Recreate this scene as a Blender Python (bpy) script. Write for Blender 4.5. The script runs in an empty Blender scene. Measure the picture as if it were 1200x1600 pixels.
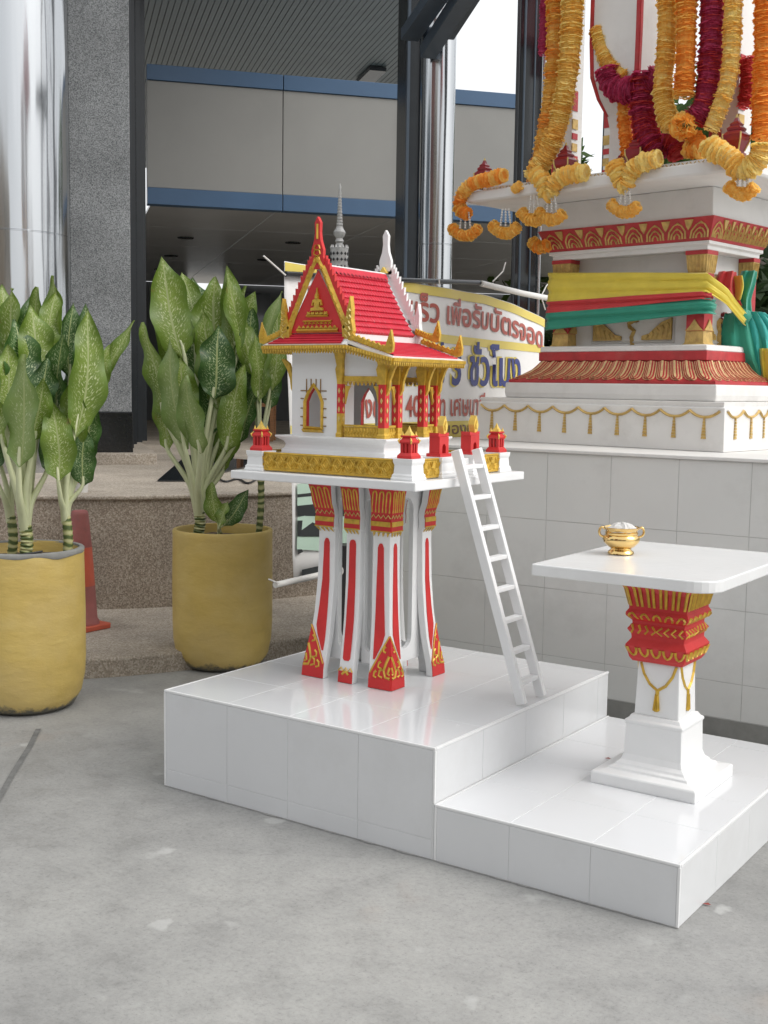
import bpy, math, random
from mathutils import Vector, Matrix, noise
random.seed(7)
S = bpy.context.scene
COL = S.collection
R = math.radians

# ------------------------------------------------------------------ camera
CAM = Vector((1.9648, -3.1367, 1.5))
CR = Vector((0.82078128, 0.57105894, 0.01448372))
CU = Vector((-0.07127234, 0.07721702, 0.99446357))
CD = Vector((-0.56677893, 0.81726936, -0.10407899))
FPX = 1881.2
cam = bpy.data.cameras.new('camera')
camo = bpy.data.objects.new('camera', cam)
COL.objects.link(camo)
mw = Matrix((CR, CU, -CD)).transposed().to_4x4()
mw.translation = CAM
camo.matrix_world = mw
cam.sensor_fit = 'VERTICAL'
cam.sensor_height = 24
cam.lens = FPX / 1600 * 24
cam.clip_start = 0.05
cam.clip_end = 900
S.camera = camo

# ------------------------------------------------------------------ sky, sun, exposure
SUN_EL, SUN_AZ = R(44), R(14)          # azimuth measured from +x towards +y
world = bpy.data.worlds.new('World')
S.world = world
world.use_nodes = True
wn, wl = world.node_tree.nodes, world.node_tree.links
wn.clear()
wo = wn.new('ShaderNodeOutputWorld')
bg = wn.new('ShaderNodeBackground')
sky = wn.new('ShaderNodeTexSky')
sky.sky_type = 'NISHITA'
sky.sun_disc = False
sky.sun_elevation = SUN_EL
sky.sun_rotation = R(90) - SUN_AZ
sky.air_density = 1.0
sky.dust_density = 6.0
sky.ozone_density = 1.0
hs = wn.new('ShaderNodeHueSaturation')
hs.inputs['Saturation'].default_value = 0.22
wl.new(sky.outputs[0], hs.inputs['Color'])
ov = wn.new('ShaderNodeMix')          # even cloud deck in front of the blue
ov.data_type = 'RGBA'
ov.inputs[0].default_value = 0.72
ov.inputs[7].default_value = (6.7, 6.85, 7.0, 1)
wl.new(hs.outputs[0], ov.inputs[6])
wl.new(ov.outputs[2], bg.inputs['Color'])
bg.inputs['Strength'].default_value = 0.15
wl.new(bg.outputs[0], wo.inputs['Surface'])
sl = bpy.data.lights.new('sun', 'SUN')
sl.energy = 1.25
sl.angle = R(40)
sl.color = (1.0, 0.97, 0.93)
so = bpy.data.objects.new('sun', sl)
COL.objects.link(so)
sd = Vector((math.cos(SUN_EL) * math.cos(SUN_AZ), math.cos(SUN_EL) * math.sin(SUN_AZ), math.sin(SUN_EL)))
so.rotation_euler = (-sd).to_track_quat('-Z', 'Y').to_euler()
so.location = (6, 0, 8)
vs = S.view_settings
vs.view_transform = 'Standard'
vs.look = 'None'
vs.exposure = 0.34
vs.gamma = 1
vs.use_curve_mapping = False
S.cycles.max_bounces = 8
S.cycles.use_denoising = True

# ------------------------------------------------------------------ pixel helpers (photo pixel + real plane -> place)
def ray(px, py):
    return CD + CR * ((px - 600) / FPX) - CU * ((py - 800) / FPX)
def at_depth(px, py, d):
    return CAM + ray(px, py) * d
def at_z(px, py, z):
    k = ray(px, py)
    return CAM + k * ((z - CAM.z) / k.z)
def at_x(px, py, x):
    k = ray(px, py)
    return CAM + k * ((x - CAM.x) / k.x)
def at_plane(px, py, o, n):
    k = ray(px, py)
    return CAM + k * ((o - CAM).dot(n) / k.dot(n))

# ------------------------------------------------------------------ materials
MATS = {}
def nt(name):
    m = bpy.data.materials.new(name)
    m.use_nodes = True
    n = m.node_tree.nodes
    l = m.node_tree.links
    b = n['Principled BSDF']
    MATS[name] = m
    return m, n, l, b
def ramp(n, stops):
    r = n.new('ShaderNodeValToRGB')
    e = r.color_ramp.elements
    while len(e) < len(stops):
        e.new(0.5)
    for i, (p, c) in enumerate(stops):
        e[i].position = p
        e[i].color = c if len(c) == 4 else (*c, 1)
    return r
def noise_tex(n, l, scale, detail=6, rough=0.6, coord='Object', stretch=None):
    tc = n.new('ShaderNodeTexCoord')
    src = tc.outputs[coord]
    if stretch:
        mp = n.new('ShaderNodeMapping')
        mp.inputs['Scale'].default_value = stretch
        l.new(src, mp.inputs['Vector'])
        src = mp.outputs[0]
    t = n.new('ShaderNodeTexNoise')
    t.inputs['Scale'].default_value = scale
    t.inputs['Detail'].default_value = detail
    t.inputs['Roughness'].default_value = rough
    l.new(src, t.inputs['Vector'])
    return t
def mix(n, l, a, b, fac, mode='MIX'):
    m = n.new('ShaderNodeMix')
    m.data_type = 'RGBA'
    m.blend_type = mode
    for sock, v in ((m.inputs[0], fac), (m.inputs[6], a), (m.inputs[7], b)):
        if hasattr(v, 'is_linked'):
            l.new(v, sock)
        else:
            sock.default_value = v if isinstance(v, (int, float)) else (*v, 1) if len(v) == 3 else v
    return m.outputs[2]
def bump(n, l, b, h, strength, dist=0.01):
    bp = n.new('ShaderNodeBump')
    bp.inputs['Strength'].default_value = strength
    bp.inputs['Distance'].default_value = dist
    l.new(h, bp.inputs['Height'])
    l.new(bp.outputs[0], b.inputs['Normal'])
def paint(name, col, rough=0.45, var=0.12, scale=9, metal=0.0, bmp=0.08, bscale=60, spec=0.5, coat=0.0, dirt=None, dirt_amt=0.5, stretch=None):
    m, n, l, b = nt(name)
    t = noise_tex(n, l, scale, stretch=stretch)
    dark = tuple(c * (1 - var) for c in col)
    lite = tuple(min(1, c * (1 + var)) for c in col)
    r = ramp(n, [(0.3, dark), (0.7, lite)])
    l.new(t.outputs[0], r.inputs[0])
    c = r.outputs[0]
    if dirt:
        t2 = noise_tex(n, l, scale * 0.6, 8, 0.7)
        r2 = ramp(n, [(0.52, (0, 0, 0)), (0.75, (dirt_amt,) * 3)])
        l.new(t2.outputs[0], r2.inputs[0])
        c = mix(n, l, c, dirt, r2.outputs[0])
    l.new(c, b.inputs['Base Color'])
    b.inputs['Roughness'].default_value = rough
    b.inputs['Metallic'].default_value = metal
    b.inputs['Specular IOR Level'].default_value = spec
    b.inputs['Coat Weight'].default_value = coat
    if bmp:
        t3 = noise_tex(n, l, bscale, 4)
        bump(n, l, b, t3.outputs[0], bmp, 0.004)
    return m

paint('white_paint', (0.77, 0.775, 0.775), 0.38, 0.03, 5, bmp=0.14, bscale=38, dirt=(0.66, 0.655, 0.64), dirt_amt=0.45)
paint('white_old', (0.70, 0.69, 0.67), 0.5, 0.05, 4, bmp=0.12, bscale=40, dirt=(0.46, 0.44, 0.41), dirt_amt=0.5)
paint('white_tile', (0.72, 0.73, 0.745), 0.10, 0.012, 3, bmp=0.02, bscale=6, spec=0.5, coat=0.3)
_m = MATS['white_tile']
_n, _l = _m.node_tree.nodes, _m.node_tree.links
_t = noise_tex(_n, _l, 7, 8, 0.7)
_r = ramp(_n, [(0.35, (0.07,) * 3), (0.62, (0.16,) * 3), (0.78, (0.34,) * 3)])
_l.new(_t.outputs[0], _r.inputs[0])
_l.new(_r.outputs[0], _n['Principled BSDF'].inputs['Roughness'])
paint('tile_side_shaded', (0.67, 0.68, 0.69), 0.16, 0.02, 3, bmp=0.02, bscale=6, dirt=(0.55, 0.55, 0.54), dirt_amt=0.4)  # same tile as the tops; sides painted greyer for shade, plus random dirt
paint('grout', (0.69, 0.70, 0.70), 0.6, 0.06, 12)
paint('grout_dark', (0.50, 0.50, 0.485), 0.85, 0.2, 8)
paint('wall_tile', (0.68, 0.685, 0.665), 0.33, 0.03, 2.2, bmp=0.03, bscale=10, dirt=(0.42, 0.42, 0.40), dirt_amt=0.45)
paint('red_paint', (0.57, 0.026, 0.026), 0.42, 0.10, 12, bmp=0.12, bscale=50)
paint('roof_red', (0.56, 0.030, 0.055), 0.40, 0.10, 20, bmp=0.12, bscale=60)
paint('dark_red', (0.25, 0.012, 0.018), 0.30, 0.2, 30, bmp=0.1, coat=0.3)
paint('gold_paint', (0.60, 0.385, 0.05), 0.40, 0.22, 40, metal=0.25, bmp=0.3, bscale=90)
paint('gold_old', (0.52, 0.35, 0.11), 0.5, 0.25, 30, metal=0.15, bmp=0.3, bscale=70, dirt=(0.25, 0.08, 0.04), dirt_amt=0.4)
paint('red_old', (0.42, 0.03, 0.035), 0.55, 0.2, 14, bmp=0.15, dirt=(0.42, 0.12, 0.10), dirt_amt=0.4)
paint('lotus_gold', (0.66, 0.48, 0.24), 0.5, 0.2, 30, metal=0.1, bmp=0.3, bscale=60, dirt=(0.42, 0.14, 0.10), dirt_amt=0.5)
paint('pale_gold', (0.62, 0.48, 0.16), 0.45, 0.15, 40, bmp=0.2)
paint('bronze_stick', (0.24, 0.13, 0.03), 0.5, 0.1, 30)
paint('yellow_flame', (0.72, 0.50, 0.10), 0.45, 0.1, 40, bmp=0.2)
paint('blue_band', (0.055, 0.115, 0.21), 0.38, 0.08, 1.2, bmp=0.02, bscale=3)
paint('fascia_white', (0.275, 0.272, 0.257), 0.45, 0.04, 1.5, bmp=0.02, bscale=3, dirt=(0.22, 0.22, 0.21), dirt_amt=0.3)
paint('soffit_rib', (0.075, 0.10, 0.105), 0.45, 0.1, 2)
paint('dark_frame', (0.018, 0.022, 0.026), 0.25, 0.2, 3, spec=0.6)
paint('black_stone', (0.012, 0.013, 0.014), 0.10, 0.2, 20)
paint('steel_blue', (0.055, 0.075, 0.10), 0.35, 0.15, 3)
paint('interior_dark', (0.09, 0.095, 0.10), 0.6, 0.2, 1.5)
paint('interior_grey', (0.40, 0.40, 0.39), 0.6, 0.1, 1.5)
paint('pvc', (0.72, 0.71, 0.68), 0.35, 0.05, 10)
paint('rope_white', (0.66, 0.65, 0.62), 0.8, 0.1, 30)
paint('black_plastic', (0.02, 0.02, 0.021), 0.4, 0.2, 8)
paint('wood', (0.22, 0.10, 0.04), 0.5, 0.3, 8, stretch=(1, 1, 8))
paint('concrete_base', (0.24, 0.24, 0.225), 0.9, 0.22, 7, bmp=0.4, bscale=40)
paint('soil', (0.10, 0.075, 0.05), 0.95, 0.4, 30, bmp=0.8, bscale=40)
paint('cone_red', (0.56, 0.11, 0.06), 0.5, 0.15, 7, dirt=(0.30, 0.10, 0.08), dirt_amt=0.5)
paint('cone_faded', (0.33, 0.105, 0.095), 0.6, 0.2, 9, dirt=(0.17, 0.11, 0.10), dirt_amt=0.8)
paint('silver_paint', (0.42, 0.42, 0.41), 0.45, 0.2, 40, metal=0.2, bmp=0.2)
paint('bark', (0.13, 0.10, 0.07), 0.9, 0.3, 10, bmp=0.5)
paint('ash', (0.60, 0.59, 0.57), 0.95, 0.15, 60, bmp=0.8)
paint('blue_plastic', (0.03, 0.14, 0.42), 0.4, 0.1, 4)
paint('orange_print', (0.60, 0.14, 0.03), 0.5, 0.1, 20)
paint('banner_white', (0.76, 0.755, 0.74), 0.42, 0.03, 3, bmp=0.10, bscale=5)
paint('banner_yellow', (0.70, 0.57, 0.13), 0.42, 0.05, 3)
paint('print_red', (0.42, 0.10, 0.075), 0.45, 0.06, 6)
paint('print_navy', (0.035, 0.045, 0.20), 0.45, 0.06, 6)
paint('print_brown', (0.20, 0.12, 0.07), 0.45, 0.06, 6)
paint('car_mint', (0.42, 0.56, 0.46), 0.4, 0.10, 3)
paint('car_white', (0.68, 0.69, 0.67), 0.4, 0.05, 3)
paint('car_dark', (0.022, 0.026, 0.027), 0.4, 0.2, 5)
paint('dead_leaf', (0.30, 0.06, 0.05), 0.7, 0.3, 30)
paint('asphalt_seal', (0.16, 0.16, 0.155), 0.9, 0.25, 20)

def metal(name, col, rough, wav=0.0):
    m, n, l, b = nt(name)
    b.inputs['Base Color'].default_value = (*col, 1)
    b.inputs['Metallic'].default_value = 1
    b.inputs['Roughness'].default_value = rough
    if wav:
        t = noise_tex(n, l, 2.0, 3, stretch=(1.5, 1.5, 0.10))
        bump(n, l, b, t.outputs[0], wav, 0.05)
    return m
metal('chrome', (0.50, 0.515, 0.53), 0.15, 0.4)
metal('brass', (0.78, 0.55, 0.23), 0.14)
paint('satin_panel', (0.62, 0.63, 0.63), 0.28, 0.06, 1.5, metal=0.35, bmp=0.05, bscale=3)

def glass_dark():
    m, n, l, b = nt('dark_glass')
    b.inputs['Base Color'].default_value = (0.015, 0.02, 0.024, 1)
    b.inputs['Roughness'].default_value = 0.06
    b.inputs['Specular IOR Level'].default_value = 0.8
glass_dark()

def concrete():
    m, n, l, b = nt('concrete_floor')
    t1 = noise_tex(n, l, 0.9, 9, 0.62)
    t2 = noise_tex(n, l, 5.5, 9, 0.72)
    t3 = noise_tex(n, l, 55, 5, 0.7)
    t4 = noise_tex(n, l, 3.6, 6, 0.55, stretch=(1, 1.35, 1))
    r1 = ramp(n, [(0.22, (0.258, 0.257, 0.249)), (0.5, (0.310, 0.308, 0.298)), (0.78, (0.355, 0.351, 0.338))])
    l.new(t1.outputs[0], r1.inputs[0])
    r2 = ramp(n, [(0.34, (0.83, 0.83, 0.83)), (0.48, (0.98, 0.98, 0.98)), (0.70, (1.11, 1.11, 1.10))])
    l.new(t2.outputs[0], r2.inputs[0])
    c = mix(n, l, r1.outputs[0], r2.outputs[0], 1.0, 'MULTIPLY')
    r3 = ramp(n, [(0.28, (0.80, 0.80, 0.80)), (0.45, (1.0, 1.0, 1.0)), (0.72, (1.12, 1.12, 1.12))])
    l.new(t3.outputs[0], r3.inputs[0])
    c = mix(n, l, c, r3.outputs[0], 1.0, 'MULTIPLY')
    t7 = noise_tex(n, l, 130, 4, 0.75)
    r7 = ramp(n, [(0.30, (0.62, 0.62, 0.62)), (0.42, (0.97, 0.97, 0.97)), (0.62, (1.0, 1.0, 1.0)), (0.74, (1.22, 1.22, 1.22))])
    l.new(t7.outputs[0], r7.inputs[0])
    c = mix(n, l, c, r7.outputs[0], 1.0, 'MULTIPLY')
    t9 = noise_tex(n, l, 0.42, 5, 0.55)
    r9 = ramp(n, [(0.36, (0.84, 0.84, 0.84)), (0.50, (1.0, 1.0, 1.0)), (0.64, (1.10, 1.10, 1.09))])
    l.new(t9.outputs[0], r9.inputs[0])
    c = mix(n, l, c, r9.outputs[0], 1.0, 'MULTIPLY')
    # dark tread marks and drips of dirt
    t8 = noise_tex(n, l, 16, 6, 0.75, stretch=(1, 0.55, 1))
    r8 = ramp(n, [(0.30, (0.55, 0.55, 0.55)), (0.37, (0, 0, 0))])
    l.new(t8.outputs[0], r8.inputs[0])
    c = mix(n, l, c, (0.19, 0.19, 0.185), r8.outputs[0])
    # pale splashes of cement
    r4 = ramp(n, [(0.645, (0, 0, 0)), (0.70, (0.35, 0.35, 0.35)), (0.76, (0.6, 0.6, 0.6))])
    l.new(t4.outputs[0], r4.inputs[0])
    c = mix(n, l, c, (0.47, 0.47, 0.455), r4.outputs[0])
    # drips
    v = n.new('ShaderNodeTexVoronoi')
    v.inputs['Scale'].default_value = 3.1
    v.inputs['Randomness'].default_value = 1
    tc = n.new('ShaderNodeTexCoord')
    tw = noise_tex(n, l, 9, 3)
    add = n.new('ShaderNodeVectorMath')
    add.operation = 'MULTIPLY_ADD'
    add.inputs[1].default_value = (0.12, 0.12, 0)
    l.new(tw.outputs[1], add.inputs[0])
    l.new(tc.outputs['Object'], add.inputs[2])
    l.new(add.outputs[0], v.inputs['Vector'])
    r5 = ramp(n, [(0.06, (0.5, 0.5, 0.5)), (0.105, (0, 0, 0))])
    l.new(v.outputs['Distance'], r5.inputs[0])
    c = mix(n, l, c, (0.52, 0.52, 0.505), r5.outputs[0])
    # rusty brown stain
    t6 = noise_tex(n, l, 1.15, 4, 0.6)
    r6 = ramp(n, [(0.63, (0, 0, 0)), (0.80, (0.34, 0.34, 0.34))])
    l.new(t6.outputs[0], r6.inputs[0])
    c = mix(n, l, c, (0.36, 0.24, 0.16), r6.outputs[0])
    l.new(c, b.inputs['Base Color'])
    rr = ramp(n, [(0.3, (0.55,) * 3), (0.7, (0.8,) * 3)])
    l.new(t2.outputs[0], rr.inputs[0])
    l.new(rr.outputs[0], b.inputs['Roughness'])
    bump(n, l, b, t3.outputs[0], 0.25, 0.006)
concrete()

def aggregate(name, c1, c2, c3, sc=130):
    m, n, l, b = nt(name)
    v = n.new('ShaderNodeTexVoronoi')
    v.inputs['Scale'].default_value = sc
    tc = n.new('ShaderNodeTexCoord')
    l.new(tc.outputs['Object'], v.inputs['Vector'])
    sep = n.new('ShaderNodeSeparateColor')
    l.new(v.outputs['Color'], sep.inputs[0])
    r = ramp(n, [(0.1, c1), (0.5, c2), (0.92, c3)])
    l.new(sep.outputs[0], r.inputs[0])
    t = noise_tex(n, l, 2.2, 8, 0.65)
    r2 = ramp(n, [(0.3, (0.72, 0.72, 0.72)), (0.7, (1.15, 1.15, 1.15))])
    l.new(t.outputs[0], r2.inputs[0])
    l.new(mix(n, l, r.outputs[0], r2.outputs[0], 1.0, 'MULTIPLY'), b.inputs['Base Color'])
    b.inputs['Roughness'].default_value = 0.8
    bump(n, l, b, v.outputs['Distance'], 0.35, 0.004)
aggregate('brown_aggregate', (0.23, 0.185, 0.14), (0.33, 0.275, 0.22), (0.46, 0.40, 0.33))
aggregate('tan_aggregate', (0.30, 0.255, 0.20), (0.40, 0.345, 0.28), (0.52, 0.46, 0.39))
aggregate('granite', (0.09, 0.10, 0.105), (0.235, 0.245, 0.25), (0.36, 0.37, 0.375), 190)
MATS['granite'].node_tree.nodes['Principled BSDF'].inputs['Roughness'].default_value = 0.35

def pot_mat():
    m, n, l, b = nt('pot_yellow')
    t = noise_tex(n, l, 4, 9, 0.66, stretch=(1, 1, 1.9))
    r = ramp(n, [(0.25, (0.50, 0.36, 0.10)), (0.5, (0.61, 0.445, 0.13)), (0.75, (0.67, 0.51, 0.175))])
    l.new(t.outputs[0], r.inputs[0])
    t2 = noise_tex(n, l, 2.4, 5, 0.6)
    r2 = ramp(n, [(0.45, (0, 0, 0)), (0.72, (0.75, 0.75, 0.75))])
    l.new(t2.outputs[0], r2.inputs[0])
    c = mix(n, l, r.outputs[0], (0.60, 0.46, 0.20), r2.outputs[0])
    # bare, scuffed foot with a ragged edge
    tc = n.new('ShaderNodeTexCoord')
    sx = n.new('ShaderNodeSeparateXYZ')
    l.new(tc.outputs['Object'], sx.inputs[0])
    t3 = noise_tex(n, l, 14, 5, 0.7)
    ma = n.new('ShaderNodeMath')
    ma.operation = 'MULTIPLY_ADD'
    ma.inputs[1].default_value = 0.11
    l.new(t3.outputs[0], ma.inputs[0])
    l.new(sx.outputs['Z'], ma.inputs[2])
    r3 = ramp(n, [(0.085, (1, 1, 1)), (0.105, (0, 0, 0))])
    l.new(ma.outputs[0], r3.inputs[0])
    c = mix(n, l, c, (0.13, 0.125, 0.10), r3.outputs[0])
    l.new(c, b.inputs['Base Color'])
    b.inputs['Roughness'].default_value = 0.45
    t4 = noise_tex(n, l, 9, 6, 0.6, stretch=(1, 1, 2.2))
    bump(n, l, b, t4.outputs[0], 0.35, 0.015)
pot_mat()

def leaf_mat(name, dark, mid, speck, amount):
    m, n, l, b = nt(name)
    uv = n.new('ShaderNodeUVMap')
    sx = n.new('ShaderNodeSeparateXYZ')
    l.new(uv.outputs[0], sx.inputs[0])
    ab = n.new('ShaderNodeMath'); ab.operation = 'SUBTRACT'; ab.inputs[1].default_value = 0.5
    l.new(sx.outputs['X'], ab.inputs[0])
    ab2 = n.new('ShaderNodeMath'); ab2.operation = 'ABSOLUTE'
    l.new(ab.outputs[0], ab2.inputs[0])
    t = noise_tex(n, l, 6, 5)
    r = ramp(n, [(0.3, dark), (0.7, mid)])
    l.new(t.outputs[0], r.inputs[0])
    c = r.outputs[0]
    # specks: stretched cells slanting out from the midrib
    mp = n.new('ShaderNodeCombineXYZ')
    m1 = n.new('ShaderNodeMath'); m1.operation = 'MULTIPLY'; m1.inputs[1].default_value = 17
    l.new(ab2.outputs[0], m1.inputs[0])
    m2 = n.new('ShaderNodeMath'); m2.operation = 'MULTIPLY_ADD'; m2.inputs[1].default_value = 56
    l.new(sx.outputs['Y'], m2.inputs[0])
    m3 = n.new('ShaderNodeMath'); m3.operation = 'MULTIPLY'; m3.inputs[1].default_value = -22
    l.new(ab2.outputs[0], m3.inputs[0])
    l.new(m3.outputs[0], m2.inputs[2])
    l.new(m1.outputs[0], mp.inputs[0])
    l.new(m2.outputs[0], mp.inputs[1])
    sg = n.new('ShaderNodeMath'); sg.operation = 'SIGN'
    l.new(ab.outputs[0], sg.inputs[0])
    l.new(sg.outputs[0], mp.inputs[2])
    tn = n.new('ShaderNodeTexNoise')
    tn.inputs['Scale'].default_value = 1.0
    tn.inputs['Detail'].default_value = 2
    l.new(mp.outputs[0], tn.inputs['Vector'])
    rs = ramp(n, [(0.60 - amount, (0, 0, 0)), (0.66 - amount, (1, 1, 1))])
    l.new(tn.outputs[0], rs.inputs[0])
    rm = ramp(n, [(0.22, (1, 1, 1)), (0.46, (0, 0, 0))])
    l.new(ab2.outputs[0], rm.inputs[0])
    fac = mix(n, l, rs.outputs[0], rm.outputs[0], 1.0, 'MULTIPLY')
    c = mix(n, l, c, speck, fac)
    ed = ramp(n, [(0.0, (1.18, 1.16, 1.2)), (0.22, (1.0, 1.0, 1.0)), (0.40, (0.72, 0.80, 0.62)), (0.5, (0.60, 0.72, 0.5))])
    l.new(ab2.outputs[0], ed.inputs[0])
    c = mix(n, l, c, ed.outputs[0], 1.0, 'MULTIPLY')
    tb = noise_tex(n, l, 9, 5, 0.7)
    rb = ramp(n, [(0.66, (0, 0, 0)), (0.72, (0.8, 0.8, 0.8))])
    l.new(tb.outputs[0], rb.inputs[0])
    rbe = ramp(n, [(0.25, (0, 0, 0)), (0.45, (1, 1, 1))])
    l.new(ab2.outputs[0], rbe.inputs[0])
    c = mix(n, l, c, (0.26, 0.15, 0.05), mix(n, l, rb.outputs[0], rbe.outputs[0], 1.0, 'MULTIPLY'))
    rib = ramp(n, [(0.018, (1, 1, 1)), (0.035, (0, 0, 0))])
    l.new(ab2.outputs[0], rib.inputs[0])
    c = mix(n, l, c, (0.40, 0.46, 0.20), rib.outputs[0])
    l.new(c, b.inputs['Base Color'])
    b.inputs['Roughness'].default_value = 0.38
    b.inputs['Subsurface Weight'].default_value = 0.0
    tr = n.new('ShaderNodeBsdfTranslucent')
    l.new(c, tr.inputs['Color'])
    mx = n.new('ShaderNodeMixShader')
    mx.inputs[0].default_value = 0.28
    l.new(b.outputs[0], mx.inputs[1])
    l.new(tr.outputs[0], mx.inputs[2])
    out = n['Material Output']
    l.new(mx.outputs[0], out.inputs[0])
leaf_mat('leaf_fresh', (0.135, 0.21, 0.03), (0.25, 0.34, 0.06), (0.52, 0.58, 0.30), 0.045)
leaf_mat('leaf_dark', (0.035, 0.095, 0.025), (0.085, 0.175, 0.04), (0.42, 0.50, 0.27), 0.055)
leaf_mat('leaf_pale', (0.21, 0.29, 0.085), (0.30, 0.385, 0.14), (0.46, 0.52, 0.29), 0.02)

def stem_mat():
    m, n, l, b = nt('cane')
    w = n.new('ShaderNodeTexWave')
    w.bands_direction = 'Z'
    w.inputs['Scale'].default_value = 9
    w.inputs['Distortion'].default_value = 7
    w.inputs['Detail'].default_value = 3
    tc = n.new('ShaderNodeTexCoord')
    l.new(tc.outputs['Object'], w.inputs['Vector'])
    r = ramp(n, [(0.25, (0.07, 0.10, 0.025)), (0.6, (0.30, 0.31, 0.11)), (0.9, (0.44, 0.43, 0.22))])
    l.new(w.outputs[0], r.inputs[0])
    l.new(r.outputs[0], b.inputs['Base Color'])
    b.inputs['Roughness'].default_value = 0.5
stem_mat()
paint('petiole', (0.58, 0.61, 0.38), 0.42, 0.12, 10, stretch=(1, 1, 0.2))
def cloth(name, col):
    m = paint(name, col, 0.55, 0.10, 8, bmp=0.05)
    m.node_tree.nodes['Principled BSDF'].inputs['Sheen Weight'].default_value = 0.25
cloth('cloth_yellow', (0.72, 0.58, 0.06))
cloth('cloth_red', (0.55, 0.03, 0.035))
cloth('cloth_green', (0.012, 0.25, 0.165))
cloth('cloth_teal', (0.02, 0.34, 0.30))
def petals(name, a, b_):
    m, n, l, b = nt(name)
    t = noise_tex(n, l, 55, 4, 0.7)
    r = ramp(n, [(0.32, a), (0.68, b_)])
    l.new(t.outputs[0], r.inputs[0])
    l.new(r.outputs[0], b.inputs['Base Color'])
    b.inputs['Roughness'].default_value = 0.75
    tr = n.new('ShaderNodeBsdfTranslucent')
    l.new(r.outputs[0], tr.inputs['Color'])
    mx = n.new('ShaderNodeMixShader')
    mx.inputs[0].default_value = 0.5
    l.new(b.outputs[0], mx.inputs[1])
    l.new(tr.outputs[0], mx.inputs[2])
    l.new(mx.outputs[0], n['Material Output'].inputs[0])
petals('petal_yellow', (0.95, 0.58, 0.10), (0.98, 0.78, 0.28))
petals('petal_pale', (0.96, 0.72, 0.20), (0.98, 0.88, 0.42))
petals('petal_orange', (0.96, 0.40, 0.05), (0.98, 0.58, 0.13))
petals('petal_magenta', (0.50, 0.035, 0.12), (0.70, 0.11, 0.24))
petals('petal_red', (0.56, 0.03, 0.05), (0.75, 0.12, 0.10))
petals('tree_leaf', (0.035, 0.075, 0.015), (0.10, 0.17, 0.04))
petals('tree_leaf_dark', (0.012, 0.028, 0.010), (0.04, 0.075, 0.022))

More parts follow.
